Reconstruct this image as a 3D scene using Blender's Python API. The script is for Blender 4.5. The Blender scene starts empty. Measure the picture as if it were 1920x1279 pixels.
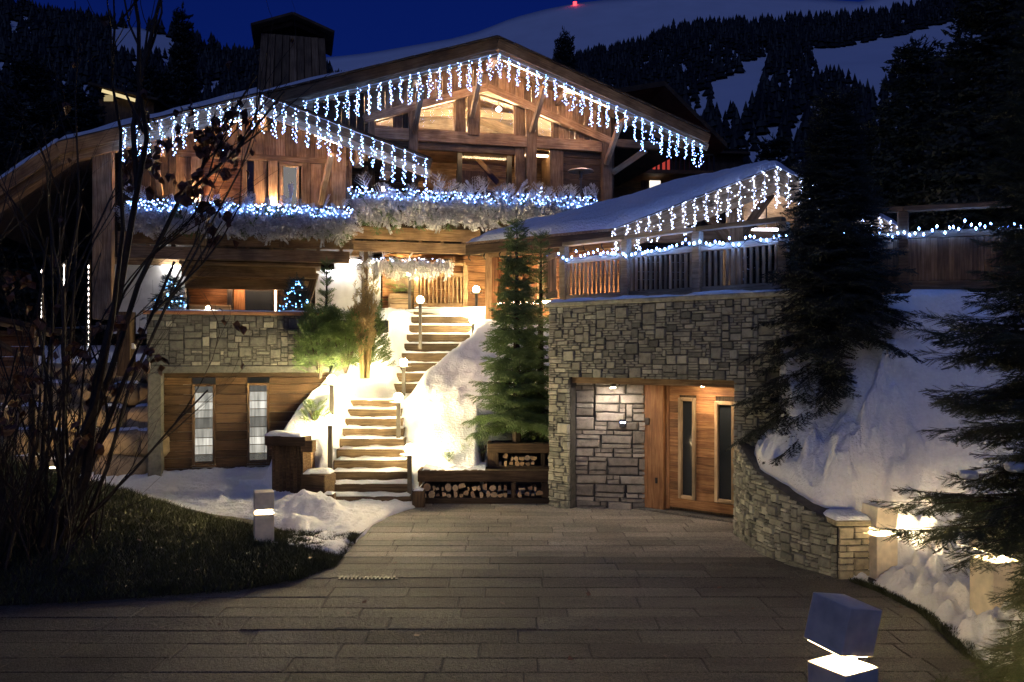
import bpy, math, random
import numpy as np
from mathutils import Vector, Matrix, noise

# ---------------------------------------------------------------- camera, sky, exposure
SC = bpy.context.scene
COL = SC.collection
F, HOR, CAMH = 1600.0, 665.0, 2.5          # focal length in photo pixels, horizon row, eye height

cam_data = bpy.data.cameras.new("camera")
cam = bpy.data.objects.new("camera", cam_data)
COL.objects.link(cam)
cam.location = (0, 0, CAMH)
cam.rotation_euler = (math.radians(90), 0, 0)
cam_data.sensor_width = 36.0
cam_data.lens = 36.0 * F / 1920.0
cam_data.shift_y = (HOR - 639.5) / 1920.0
cam_data.clip_start = 0.1
cam_data.clip_end = 20000
SC.camera = cam

world = bpy.data.worlds.new("World")
SC.world = world
world.use_nodes = True
wn = world.node_tree
bg = wn.nodes["Background"]
sky = wn.nodes.new("ShaderNodeTexSky")
sky.sky_type = 'NISHITA'
sky.sun_disc = False
sky.sun_elevation = math.radians(1.5)
sky.sun_rotation = math.radians(180.0)
sky.air_density = 1.0
sky.dust_density = 1.5
sky.ozone_density = 4.0
tint = wn.nodes.new("ShaderNodeMix")
tint.data_type = 'RGBA'
tint.blend_type = 'MULTIPLY'
tint.inputs[0].default_value = 1.0
wn.links.new(sky.outputs[0], tint.inputs[6])
tint.inputs[7].default_value = (0.080, 0.105, 0.46, 1)   # the dusk air is deep blue everywhere
wn.links.new(tint.outputs[2], bg.inputs[0])
bg.inputs[1].default_value = 0.05

sun_data = bpy.data.lights.new("sun", 'SUN')
sun_data.energy = 0.085
sun_data.angle = math.radians(20)
sun_data.color = (0.27, 0.40, 0.85)
sun = bpy.data.objects.new("sun", sun_data)
COL.objects.link(sun)
sun.rotation_euler = (math.radians(52), 0, math.radians(-12))   # faint glow of the dusk sky from behind, off to one side

vs = SC.view_settings
vs.view_transform = 'Standard'
vs.look = 'None'
vs.exposure = 2.0
vs.gamma = 1.0
vs.use_curve_mapping = False
SC.cycles.use_denoising = True
SC.cycles.max_bounces = 7
SC.cycles.diffuse_bounces = 5
SC.cycles.glossy_bounces = 2
SC.cycles.transmission_bounces = 4
SC.cycles.transparent_max_bounces = 8
SC.cycles.sample_clamp_indirect = 12.0
SC.cycles.caustics_reflective = False
SC.cycles.caustics_refractive = False

# ---------------------------------------------------------------- helpers
R = random.Random(11)
WM = {}

def lerp(a, b, t): return a + (b - a) * t
def clamp(x, a=0.0, b=1.0): return max(a, min(b, x))
def sstep(a, b, x):
    t = clamp((x - a) / (b - a)); return t * t * (3 - 2 * t)
def interp(x, pts):
    if x <= pts[0][0]: return pts[0][1]
    for (x0, y0), (x1, y1) in zip(pts, pts[1:]):
        if x <= x1: return lerp(y0, y1, (x - x0) / (x1 - x0))
    return pts[-1][1]
def P(px, py, Y):                          # photo pixel at a known distance -> point in the world
    return Vector(((px - 960) / F * Y, Y, CAMH - (py - HOR) / F * Y))
def ns(x, y, z=0.0): return noise.noise(Vector((x, y, z)))
def fbm(x, y, z=0.0, o=4):
    return sum(noise.noise(Vector((x * 2 ** k, y * 2 ** k, z + 7 * k))) / 2 ** k for k in range(o))

class Frame:                               # an upright plane: u along it, w out of it towards the drive, z up
    def __init__(s, x, y, deg):
        a = math.radians(deg)
        s.O = Vector((x, y, 0)); s.U = Vector((math.cos(a), math.sin(a), 0)); s.N = Vector((math.sin(a), -math.cos(a), 0)); s.a = a
    def p(s, u, w, z): return s.O + s.U * u + s.N * w + Vector((0, 0, z))
    def hit(s, px, py, w=0.0):
        d = Vector(((px - 960) / F, 1, -(py - HOR) / F))
        t = (s.O + s.N * w).dot(s.N) / d.dot(s.N)
        q = d * t
        return ((q - s.O).dot(s.U), CAMH + q.z)

def put(o, M=None, parent=None):
    COL.objects.link(o)
    M = M if M is not None else Matrix.Identity(4)
    if parent is not None:
        o.parent = parent
        o.matrix_parent_inverse = WM[parent.name].inverted()
    o.matrix_basis = M
    WM[o.name] = M.copy()
    return o
def T(*v):
    return Matrix.Translation(Vector(v[0]) if len(v) == 1 else Vector(v))
def thing(name, label, cat, loc, group=None):
    o = bpy.data.objects.new(name, None)
    o.empty_display_size = 0.2
    put(o, T(loc))
    o['label'] = label; o['category'] = cat
    if group: o['group'] = group
    return o
def tag(o, label, cat, group=None):
    o['label'] = label; o['category'] = cat
    if group: o['group'] = group
    return o
def kind(o, k): o['kind'] = k; return o
def axes(X, Y, Z, loc):
    return Matrix(((X.x, Y.x, Z.x, loc.x), (X.y, Y.y, Z.y, loc.y), (X.z, Y.z, Z.z, loc.z), (0, 0, 0, 1)))

def mesh(name, verts, faces, mats, smooth=False, fmat=None):
    m = bpy.data.meshes.new(name)
    m.from_pydata([tuple(v) for v in verts], [], faces)
    for k in (mats if isinstance(mats, (list, tuple)) else [mats]): m.materials.append(k)
    if fmat is not None: m.polygons.foreach_set("material_index", fmat)
    if smooth: m.polygons.foreach_set("use_smooth", [True] * len(m.polygons))
    m.update()
    return m
def mesh_tris(name, V, mat, smooth=False):             # V: (n,3,3) array of loose triangles
    n = len(V)
    m = bpy.data.meshes.new(name)
    m.vertices.add(n * 3); m.vertices.foreach_set("co", np.ascontiguousarray(V, dtype=np.float32).ravel())
    m.loops.add(n * 3); m.loops.foreach_set("vertex_index", np.arange(n * 3, dtype=np.int32))
    m.polygons.add(n); m.polygons.foreach_set("loop_start", np.arange(0, n * 3, 3, dtype=np.int32))
    m.materials.append(mat)
    m.update(calc_edges=True)
    return m

class MB:                                              # collects shapes into ONE mesh
    def __init__(s): s.v = []; s.f = []; s.m = []
    def add(s, verts, faces, mi=0):
        b = len(s.v); s.v += [tuple(v) for v in verts]
        s.f += [tuple(i + b for i in f) for f in faces]; s.m += [mi] * len(faces)
    def box(s, x0, x1, y0, y1, z0, z1, mi=0):
        s.add([(x, y, z) for x in (x0, x1) for y in (y0, y1) for z in (z0, z1)],
              [(0, 1, 3, 2), (4, 6, 7, 5), (0, 4, 5, 1), (2, 3, 7, 6), (0, 2, 6, 4), (1, 5, 7, 3)], mi)
    def hexa(s, p8, mi=0):                             # 8 points: bottom ring then top ring
        s.add(p8, [(3, 2, 1, 0), (4, 5, 6, 7), (0, 1, 5, 4), (1, 2, 6, 5), (2, 3, 7, 6), (3, 0, 4, 7)], mi)
    def tube(s, pts, rad, n=6, mi=0, cap=True):
        pts = [Vector(p) for p in pts]
        if not isinstance(rad, (list, tuple)): rad = [rad] * len(pts)
        rings = []; up = Vector((0.12, 0.31, 0.94))
        for i, p in enumerate(pts):
            d = (pts[min(i + 1, len(pts) - 1)] - pts[max(i - 1, 0)])
            d = d.normalized() if d.length > 1e-9 else Vector((0, 0, 1))
            a = d.cross(up if abs(d.dot(up)) < 0.95 else Vector((1, 0, 0))).normalized(); b = d.cross(a)
            rings.append([p + (a * math.cos(2 * math.pi * k / n) + b * math.sin(2 * math.pi * k / n)) * rad[i] for k in range(n)])
        vs_ = [q for r in rings for q in r]; fs = []
        for i in range(len(pts) - 1):
            for k in range(n):
                k2 = (k + 1) % n
                fs.append((i * n + k, i * n + k2, (i + 1) * n + k2, (i + 1) * n + k))
        if cap:
            fs.append(tuple(range(n - 1, -1, -1))); fs.append(tuple((len(pts) - 1) * n + k for k in range(n)))
        s.add(vs_, fs, mi)
    def octa(s, c, r, mi=0, rz=None):
        c = Vector(c); rz = rz or r
        s.add([c + Vector(v) for v in ((r, 0, 0), (-r, 0, 0), (0, r, 0), (0, -r, 0), (0, 0, rz), (0, 0, -rz))],
              [(0, 2, 4), (2, 1, 4), (1, 3, 4), (3, 0, 4), (2, 0, 5), (1, 2, 5), (3, 1, 5), (0, 3, 5)], mi)
    def mesh(s, name, mats, smooth=False): return mesh(name, s.v, s.f, mats, smooth, s.m)
    def obj(s, name, mats, parent=None, M=None, smooth=False):
        return put(bpy.data.objects.new(name, s.mesh(name, mats, smooth)), M, parent)
    def objc(s, name, mats, loc, parent=None, smooth=False):      # points given in the world, origin set at loc
        l = Vector(loc); s.v = [(a - l.x, b - l.y, c - l.z) for a, b, c in s.v]
        return s.obj(name, mats, parent, T(l), smooth)

_cache = {}
def box_mesh(dx, dy, dz, c, mat):
    k = (round(dx, 3), round(dy, 3), round(dz, 3), round(c, 4), mat.name)
    if k in _cache: return _cache[k]
    hx, hy, hz = dx / 2, dy / 2, dz / 2
    c = min(c, hx * .45, hy * .45, hz * .45)
    vs_, idx = [], {}
    for sx in (-1, 1):
        for sy in (-1, 1):
            for sz in (-1, 1):
                for ax in range(3):
                    q = [sx * (hx - c), sy * (hy - c), sz * (hz - c)]
                    q[ax] = (sx * hx, sy * hy, sz * hz)[ax]
                    idx[(sx, sy, sz, ax)] = len(vs_); vs_.append(tuple(q))
    fs = []
    S = ((-1, -1), (1, -1), (1, 1), (-1, 1))
    for sg in (-1, 1):
        f = [idx[(sg, a, b, 0)] for a, b in S]; fs.append(f if sg > 0 else f[::-1])
        f = [idx[(a, sg, b, 1)] for a, b in S]; fs.append(f[::-1] if sg > 0 else f)
        f = [idx[(a, b, sg, 2)] for a, b in S]; fs.append(f if sg > 0 else f[::-1])
    for a in (-1, 1):
        for b in (-1, 1):
            fs.append([idx[(-1, a, b, 1)], idx[(1, a, b, 1)], idx[(1, a, b, 2)], idx[(-1, a, b, 2)]])
            fs.append([idx[(a, -1, b, 0)], idx[(a, 1, b, 0)], idx[(a, 1, b, 2)], idx[(a, -1, b, 2)]])
            fs.append([idx[(a, b, -1, 0)], idx[(a, b, 1, 0)], idx[(a, b, 1, 1)], idx[(a, b, -1, 1)]])
            for d in (-1, 1): fs.append([idx[(a, b, d, 0)], idx[(a, b, d, 1)], idx[(a, b, d, 2)]])
    m = mesh("box", vs_, fs, mat)
    _cache[k] = m
    return m
def board(name, p0, p1, thick, high, mat, parent=None, up=None, c=0.008):
    """A timber from p0 to p1; its local X runs along the grain."""
    p0, p1 = Vector(p0), Vector(p1); d = p1 - p0; X = d.normalized()
    up = Vector(up) if up is not None else Vector((0, 0, 1))
    if abs(X.dot(up)) > 0.99: up = Vector((0, 1, 0))
    Y = up.cross(X).normalized(); Z = X.cross(Y)
    return put(bpy.data.objects.new(name, box_mesh(d.length, thick, high, c, mat)), axes(X, Y, Z, (p0 + p1) / 2), parent)
def fbox(name, fr, u0, u1, w0, w1, z0, z1, mat, parent=None, c=0.008):
    du, dw, dz = abs(u1 - u0), abs(w1 - w0), abs(z1 - z0)
    ctr = fr.p((u0 + u1) / 2, (w0 + w1) / 2, (z0 + z1) / 2); Zv = Vector((0, 0, 1))
    if dz > du and dz > dw: M, d = axes(Zv, fr.U, fr.U.cross(Zv) * -1 if False else Zv.cross(fr.U), ctr), (dz, du, dw)
    elif dw > du: M, d = axes(fr.N, fr.U, fr.N.cross(fr.U), ctr), (dw, du, dz)
    else: M, d = axes(fr.U, fr.N, fr.U.cross(fr.N), ctr), (du, dw, dz)
    return put(bpy.data.objects.new(name, box_mesh(d[0], d[1], d[2], c, mat)), M, parent)
def sheet(name, nu, nv, fn, mat, parent=None, smooth=True, flip=False):
    vs_ = [fn(i / nu, j / nv) for j in range(nv + 1) for i in range(nu + 1)]
    fs = []
    for j in range(nv):
        for i in range(nu):
            a = j * (nu + 1) + i
            f = (a, a + 1, a + nu + 2, a + nu + 1)
            fs.append(f[::-1] if flip else f)
    return put(bpy.data.objects.new(name, mesh(name, vs_, fs, mat, smooth)), None, parent)
def snow_slab(name, M, L, W, th, mat, parent, rough=0.02, nu=14, nv=4, seed=0.0, over=0.0):
    """Soft snow lying on a flat top; local x, y centred, z from 0 up."""
    vs_, fs = [], []
    for j in range(nv + 1):
        for i in range(nu + 1):
            x, y = (i / nu - .5) * L, (j / nv - .5) * W
            e = min(i, nu - i) / nu * L; g = min(j, nv - j) / nv * W
            k = clamp(min(e, g) / max(th * 1.2, 1e-3)); k = math.sqrt(max(0, 1 - (1 - k) ** 2))
            b = fbm(x * 3 + seed, y * 3 + seed * 1.7, seed, 3)
            vs_.append((x + ns(x * 6, seed, 3) * rough * (1 - k), y + ns(x * 5, seed, 9) * rough * (1 - k), th * (.25 + .75 * k) + b * rough * k))
    n0 = len(vs_); fs = [(j * (nu + 1) + i, j * (nu + 1) + i + 1, (j + 1) * (nu + 1) + i + 1, (j + 1) * (nu + 1) + i) for j in range(nv) for i in range(nu)]
    ring = [i for i in range(nu + 1)] + [j * (nu + 1) + nu for j in range(1, nv + 1)] + [nv * (nu + 1) + i for i in range(nu - 1, -1, -1)] + [j * (nu + 1) for j in range(nv - 1, 0, -1)]
    for r in ring: vs_.append((vs_[r][0], vs_[r][1], -over))
    m_ = len(ring)
    for k in range(m_): fs.append((ring[k], n0 + k, n0 + (k + 1) % m_, ring[(k + 1) % m_]))
    return put(bpy.data.objects.new(name, mesh(name, vs_, fs, mat, True)), M, parent)

# ---------------------------------------------------------------- materials
def new_mat(name):
    m = bpy.data.materials.new(name); m.use_nodes = True
    nt = m.node_tree; b = nt.nodes["Principled BSDF"]
    return m, nt, b
def nd(nt, t, **kw):
    n = nt.nodes.new(t)
    for k, v in kw.items():
        if k.startswith("i_"): n.inputs[int(k[2:])].default_value = v
        else: setattr(n, k, v)
    return n
def ramp(nt, fac, stops):
    r = nt.nodes.new("ShaderNodeValToRGB"); e = r.color_ramp.elements
    while len(e) < len(stops): e.new(0.5)
    for el, (p, c) in zip(e, stops): el.position = p; el.color = (*c, 1)
    nt.links.new(fac, r.inputs[0]); return r.outputs[0]
def mul(nt, a, b, t='MULTIPLY', fac=1.0):
    m = nt.nodes.new("ShaderNodeMix"); m.data_type = 'RGBA'; m.blend_type = t; m.inputs[0].default_value = fac
    nt.links.new(a, m.inputs[6]); nt.links.new(b, m.inputs[7]); return m.outputs[2]
def rnd_grey(nt, lo, hi):
    oi = nt.nodes.new("ShaderNodeObjectInfo")
    return ramp(nt, oi.outputs["Random"], [(0, (lo, lo, lo)), (1, (hi, hi * .98, hi * .95))]), oi
def wood(name, c0, c1, lo=.6, hi=1.25, rough=.72, grain=(1.0, 16, 16), bump=.35):
    m, nt, b = new_mat(name); L = nt.links
    tc = nd(nt, "ShaderNodeTexCoord"); g, oi = rnd_grey(nt, lo, hi)
    sh = nd(nt, "ShaderNodeVectorMath", operation='MULTIPLY_ADD')
    L.new(oi.outputs["Random"], sh.inputs[0]); sh.inputs[1].default_value = (31, 17, 23); L.new(tc.outputs["Object"], sh.inputs[2])
    mp = nd(nt, "ShaderNodeMapping"); mp.inputs["Scale"].default_value = grain; L.new(sh.outputs[0], mp.inputs[0])
    n1 = nd(nt, "ShaderNodeTexNoise"); n1.inputs["Scale"].default_value = 2.2; n1.inputs["Detail"].default_value = 7; n1.inputs["Roughness"].default_value = .65; n1.inputs["Distortion"].default_value = .4
    L.new(mp.outputs[0], n1.inputs["Vector"])
    col = ramp(nt, n1.outputs[0], [(.28, tuple(x * .55 for x in c0)), (.45, c0), (.72, c1)])
    n2 = nd(nt, "ShaderNodeTexNoise"); n2.inputs["Scale"].default_value = 2.3; n2.inputs["Detail"].default_value = 4; L.new(sh.outputs[0], n2.inputs["Vector"])
    st = ramp(nt, n2.outputs[0], [(.35, (.62, .6, .58)), (.6, (1.08, 1.06, 1.0))])
    col = mul(nt, mul(nt, col, st), g)
    L.new(col, b.inputs["Base Color"]); b.inputs["Roughness"].default_value = rough; b.inputs["Specular IOR Level"].default_value = .25
    bp = nd(nt, "ShaderNodeBump"); bp.inputs["Strength"].default_value = bump; bp.inputs["Distance"].default_value = .02
    L.new(n1.outputs[0], bp.inputs["Height"]); L.new(bp.outputs[0], b.inputs["Normal"])
    return m
def stone(name, stops, rough=.85, sc=9.0, bump=.6):
    m, nt, b = new_mat(name); L = nt.links
    oi = nd(nt, "ShaderNodeObjectInfo"); geo = nd(nt, "ShaderNodeNewGeometry")
    base = ramp(nt, oi.outputs["Random"], stops)
    n1 = nd(nt, "ShaderNodeTexNoise"); n1.inputs["Scale"].default_value = sc; n1.inputs["Detail"].default_value = 8; n1.inputs["Roughness"].default_value = .7
    L.new(geo.outputs["Position"], n1.inputs["Vector"])
    v = ramp(nt, n1.outputs[0], [(.3, (.5, .5, .5)), (.5, (.95, .94, .92)), (.75, (1.3, 1.28, 1.22))])
    L.new(mul(nt, base, v), b.inputs["Base Color"]); b.inputs["Roughness"].default_value = rough
    bp = nd(nt, "ShaderNodeBump"); bp.inputs["Strength"].default_value = bump; bp.inputs["Distance"].default_value = .03
    L.new(n1.outputs[0], bp.inputs["Height"]); L.new(bp.outputs[0], b.inputs["Normal"])
    return m
def snow(name, c=(.84, .86, .9), sc=22.0, bump=.65):
    m, nt, b = new_mat(name); L = nt.links
    geo = nd(nt, "ShaderNodeNewGeometry")
    n1 = nd(nt, "ShaderNodeTexNoise"); n1.inputs["Scale"].default_value = sc; n1.inputs["Detail"].default_value = 9; n1.inputs["Roughness"].default_value = .62
    L.new(geo.outputs["Position"], n1.inputs["Vector"])
    col = ramp(nt, n1.outputs[0], [(.25, tuple(x * .9 for x in c)), (.6, c)])
    L.new(col, b.inputs["Base Color"]); b.inputs["Roughness"].default_value = .7; b.inputs["Specular IOR Level"].default_value = .2
    bp = nd(nt, "ShaderNodeBump"); bp.inputs["Strength"].default_value = bump; bp.inputs["Distance"].default_value = .05
    L.new(n1.outputs[0], bp.inputs["Height"]); L.new(bp.outputs[0], b.inputs["Normal"])
    return m
def plain(name, c, rough=.6, metal=0.0, noise_amt=.25, sc=8.0, bump=.1):
    m, nt, b = new_mat(name); L = nt.links
    geo = nd(nt, "ShaderNodeNewGeometry")
    n1 = nd(nt, "ShaderNodeTexNoise"); n1.inputs["Scale"].default_value = sc; n1.inputs["Detail"].default_value = 6
    L.new(geo.outputs["Position"], n1.inputs["Vector"])
    col = ramp(nt, n1.outputs[0], [(.3, tuple(x * (1 - noise_amt) for x in c)), (.7, tuple(min(1, x * (1 + noise_amt * .5)) for x in c))])
    L.new(col, b.inputs["Base Color"]); b.inputs["Roughness"].default_value = rough; b.inputs["Metallic"].default_value = metal
    bp = nd(nt, "ShaderNodeBump"); bp.inputs["Strength"].default_value = bump; bp.inputs["Distance"].default_value = .01
    L.new(n1.outputs[0], bp.inputs["Height"]); L.new(bp.outputs[0], b.inputs["Normal"])
    return m
def leafy(name, c0, c1, trans=.25, sc=3.0):
    m, nt, b = new_mat(name); L = nt.links
    geo = nd(nt, "ShaderNodeNewGeometry")
    n1 = nd(nt, "ShaderNodeTexNoise"); n1.inputs["Scale"].default_value = sc; n1.inputs["Detail"].default_value = 5
    L.new(geo.outputs["Position"], n1.inputs["Vector"])
    L.new(ramp(nt, n1.outputs[0], [(.3, c0), (.7, c1)]), b.inputs["Base Color"]); b.inputs["Roughness"].default_value = .6
    return m
def glow(name, c, s, sampling=None):
    m = bpy.data.materials.new(name); m.use_nodes = True; nt = m.node_tree
    nt.nodes.remove(nt.nodes["Principled BSDF"])
    e = nt.nodes.new("ShaderNodeEmission"); e.inputs[0].default_value = (*c, 1); e.inputs[1].default_value = s
    nt.links.new(e.outputs[0], nt.nodes["Material Output"].inputs[0])
    if sampling: m.cycles.emission_sampling = sampling
    return m
def glass(name, c=(.02, .025, .03), rough=.04):
    m, nt, b = new_mat(name)
    b.inputs["Base Color"].default_value = (*c, 1); b.inputs["Roughness"].default_value = rough; b.inputs["Specular IOR Level"].default_value = .6
    return m
def clear_glass(name):
    m = bpy.data.materials.new(name); m.use_nodes = True; nt = m.node_tree
    nt.nodes.remove(nt.nodes["Principled BSDF"])
    a = nt.nodes.new("ShaderNodeBsdfTransparent"); g = nt.nodes.new("ShaderNodeBsdfGlossy"); g.inputs["Roughness"].default_value = .03
    x = nt.nodes.new("ShaderNodeMixShader"); f = nt.nodes.new("ShaderNodeFresnel"); f.inputs[0].default_value = 1.45
    nt.links.new(f.outputs[0], x.inputs[0]); nt.links.new(a.outputs[0], x.inputs[1]); nt.links.new(g.outputs[0], x.inputs[2])
    nt.links.new(x.outputs[0], nt.nodes["Material Output"].inputs[0]); return m

WOOD = wood("old_larch", (.28, .175, .092), (.50, .355, .210), .5, 1.35)
WOODT = wood("stair_timber", (.10, .068, .040), (.20, .145, .09))
WOODS = wood("stained_larch", (.105, .062, .032), (.215, .138, .075), .45, 1.4)
WOODG = wood("grey_larch", (.21, .130, .068), (.36, .245, .140))
WOODB = wood("baluster_larch", (.44, .34, .22), (.64, .52, .37))  # larch lightened: warm light on the railings put into the colour
WOODD = wood("dark_timber", (.075, .05, .03), (.15, .10, .06))
WOODR = wood("red_larch", (.22, .10, .045), (.40, .215, .10))
DOORW = wood("door_larch", (.26, .125, .055), (.46, .26, .12), .7, 1.2)
PALEW = wood("pale_pine", (.46, .33, .20), (.66, .52, .35))
STONE = stone("wall_schist", [(0, (.13, .132, .112)), (.3, (.235, .235, .195)), (.6, (.295, .293, .24)), (.85, (.36, .355, .285)), (1, (.50, .49, .40))])
STONEB = stone("block_schist", [(0, (.10, .10, .085)), (.4, (.13, .13, .11)), (.85, (.16, .157, .13)), (.93, (.30, .29, .23)), (1, (.34, .33, .26))])  # wall schist darkened: shade of the bush put into the tone
STONEP = stone("recess_schist", [(0, (.19, .17, .14)), (.5, (.28, .255, .215)), (1, (.40, .365, .31))])
STONEL = stone("pillar_stone", [(0, (.30, .26, .18)), (1, (.50, .44, .32))])
BOULDER = stone("boulder_granite", [(0, (.22, .17, .10)), (1, (.36, .28, .17))], sc=5)
MORTAR = plain("dark_mortar", (.075, .072, .060), .95, 0, .4, 12, .4)
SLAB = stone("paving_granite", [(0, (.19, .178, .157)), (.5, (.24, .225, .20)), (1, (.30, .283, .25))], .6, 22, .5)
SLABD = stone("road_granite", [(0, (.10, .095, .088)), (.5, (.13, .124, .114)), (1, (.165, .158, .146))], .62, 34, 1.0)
def granite(m):                                        # speckled grain, and bands of raking light put into the colour
    nt = m.node_tree; L = nt.links; b = nt.nodes["Principled BSDF"]
    geo = nd(nt, "ShaderNodeNewGeometry"); mp = nd(nt, "ShaderNodeMapping"); mp.inputs["Scale"].default_value = (.5, 1.4, 1); L.new(geo.outputs["Position"], mp.inputs[0])
    n = nd(nt, "ShaderNodeTexNoise"); n.inputs["Scale"].default_value = 1.1; n.inputs["Detail"].default_value = 6; n.inputs["Roughness"].default_value = .6; L.new(mp.outputs[0], n.inputs["Vector"])
    f = nd(nt, "ShaderNodeTexNoise"); f.inputs["Scale"].default_value = 95; f.inputs["Detail"].default_value = 3; f.inputs["Roughness"].default_value = .8; L.new(geo.outputs["Position"], f.inputs["Vector"])
    src = b.inputs["Base Color"].links[0].from_socket
    c = mul(nt, src, ramp(nt, n.outputs[0], [(.34, (.62, .62, .62)), (.5, (.98, .97, .95)), (.68, (1.3, 1.28, 1.22))]))
    L.new(mul(nt, c, ramp(nt, f.outputs[0], [(.38, (.45, .45, .45)), (.5, (1, 1, 1)), (.64, (1.7, 1.66, 1.6))])), b.inputs["Base Color"])
    bp = nd(nt, "ShaderNodeBump"); bp.inputs["Strength"].default_value = .8; bp.inputs["Distance"].default_value = .012
    L.new(f.outputs[0], bp.inputs["Height"]); L.new(b.inputs["Normal"].links[0].from_socket, bp.inputs["Normal"]); L.new(bp.outputs[0], b.inputs["Normal"])
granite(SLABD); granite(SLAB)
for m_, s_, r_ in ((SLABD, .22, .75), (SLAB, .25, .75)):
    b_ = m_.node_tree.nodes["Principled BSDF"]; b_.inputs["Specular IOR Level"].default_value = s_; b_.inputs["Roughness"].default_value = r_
JOINT = plain("joint_sand", (.07, .067, .062), .95, 0, .4, 30, .3)
SNOW = snow("fresh_snow")
SNOWF = snow("far_snow", (.80, .83, .9), .02, .6)
PLASTER = plain("white_plaster", (.62, .62, .60), .9, 0, .2, 3, .3)
CONC = plain("warmed_bollard_shell", (.78, .69, .55), .5, 0, .22, 9, .12)  # warm lamplight put into the shell colour, against the blue dusk
STEEL = plain("dark_steel", (.10, .09, .08), .4, .7)
IRON = plain("black_iron", (.02, .02, .02), .55, .3)
COPPER = plain("copper_coping", (.55, .27, .13), .45, .6, .25)
BARK = plain("spruce_bark", (.06, .042, .03), .95, 0, .5, 20, .6)
TWIG = plain("bare_twig", (.035, .026, .02), .9, 0, .4, 20, .3)
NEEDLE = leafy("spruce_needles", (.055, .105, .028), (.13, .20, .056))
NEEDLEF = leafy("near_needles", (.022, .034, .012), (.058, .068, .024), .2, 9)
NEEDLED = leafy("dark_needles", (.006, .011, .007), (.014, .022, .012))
CYPRESS = leafy("yew_leaves", (.055, .10, .020), (.13, .19, .045))
DRYLEAF = leafy("dry_leaves", (.06, .028, .015), (.14, .06, .03), .2, 20)
REED = leafy("dry_stem", (.20, .14, .05), (.33, .24, .10), .2, 9)
FROST = leafy("frosted_fir", (.34, .33, .33), (.72, .70, .70), .2, 16)
GRASSM = leafy("winter_grass", (.020, .028, .008), (.060, .070, .022), .2, 2.2)
SOIL = plain("dark_soil", (.022, .02, .014), .95, 0, .5, 9, .5)
FOREST = leafy("far_forest", (.004, .006, .006), (.009, .012, .010), .1, .02)
BARKEND = stone("log_end", [(0, (.42, .26, .13)), (.5, (.55, .37, .20)), (1, (.66, .48, .29))], .8, 30, .2)
LOGBARK = plain("log_bark", (.10, .065, .04), .95, 0, .5, 25, .5)
WIREW = plain("white_wire", (.7, .68, .66), .5)
WIRED = plain("dark_wire", (.03, .03, .04), .6)
DARKG = glass("dark_glass")
CLEAR = clear_glass("clear_glass")

LAMP = glow("lamp_globe", (1.0, .79, .42), 185)
BOLL = glow("bollard_light", (1.0, .74, .38), 7)
BTUBE = glow("bollard_tube", (1.0, .74, .38), 480)
BTUBEN = glow("near_bollard_tube", (1.0, .74, .38), 700)
ICE = glow("icicle_bulb", (.16, .34, 1.0), 13)
ICEW = glow("icicle_bulb_white", (.42, .55, 1.0), 7)
BLUEB = glow("garland_bulb", (.16, .34, 1.0), 9)
FENB = glow("fence_bulb", (.13, .30, 1.0), 20.0)
TREEB = glow("tree_bulb", (.12, .42, 1.0), 5.0)
WARM = glow("warm_lamp", (1.0, .72, .40), 16)
UPL = glow("attic_uplight", (1.0, .86, .68), 190)
WARMS = glow("added_warm_strip", (1.0, .66, .36), 8)
COOL = glow("cool_lamp", (1.0, .93, .88), 14)
LITWIN = glow("lit_curtain", (1.0, .90, .66), .62)
# ---------------------------------------------------------------- ground, drive, snow
g = put(bpy.data.objects.new("ground", mesh("ground", [(-6000, -3000, -.06), (6000, -3000, -.06), (6000, 9000, -.06), (-6000, 9000, -.06)], [(0, 1, 2, 3)], SOIL)))
kind(g, 'structure')
def wave(X, Y):                                        # the drive is old and gently uneven
    k = sstep(13.2, 11.2, Y)
    return k * (.007 * math.sin(6.283 * (Y + .35 * ns(X * .22, Y * .3, 1)) / 1.55) + .004 * math.sin(6.283 * (Y + .4 * ns(X * .3, Y * .4, 7)) / .86 + X * .25))
drive = sheet("driveway", 60, 150, lambda u, v: (lerp(-9, 7.5, u), lerp(1, 15.4, v), -.005 + wave(lerp(-9, 7.5, u), lerp(1, 15.4, v))), JOINT)
kind(drive, 'structure')
def slab_mesh(k, mat):
    r = random.Random(k); h = .5
    j = lambda a: a + r.uniform(-.006, .006)
    t = .484
    v = [(-h, -h, -1), (h, -h, -1), (h, h, -1), (-h, h, -1), (-.496, -.49, .55), (.496, -.49, .55), (.496, .49, .55), (-.496, .49, .55),
         (-.488, -.47, j(1)), (.488, -.47, j(1)), (.488, .47, j(1)), (-.488, .47, j(1))]
    f = [(0, 1, 5, 4), (1, 2, 6, 5), (2, 3, 7, 6), (3, 0, 4, 7), (4, 5, 9, 8), (5, 6, 10, 9), (6, 7, 11, 10), (7, 4, 8, 11), (8, 9, 10, 11)]
    return mesh("paving_slab", v, f, mat)
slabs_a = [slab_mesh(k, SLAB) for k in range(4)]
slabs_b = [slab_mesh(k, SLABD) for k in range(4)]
def mound_front(X): return interp(X, [(-12, 7.2), (-9, 7.6), (-5.05, 8.42), (-2.87, 9.0), (-2.3, 9.5), (-2.1, 10.0)])
def snow_edge(Y): return interp(Y, [(9.9, -2.16), (10.5, -2.1), (11.5, -2.06), (12.5, -2.03), (13.3, -1.85), (13.8, -1.62), (14.2, -1.5)])
def bank_edge(Y): return interp(Y, [(5.5, 3.72), (7.0, 3.80), (7.55, 3.90), (8.25, 4.0), (9.0, 3.92), (9.6, 3.72), (9.75, 3.62), (11.0, 3.13), (11.55, 3.2), (11.75, 3.75), (12.6, 4.7)])
y = 4.9; row = 0
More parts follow.
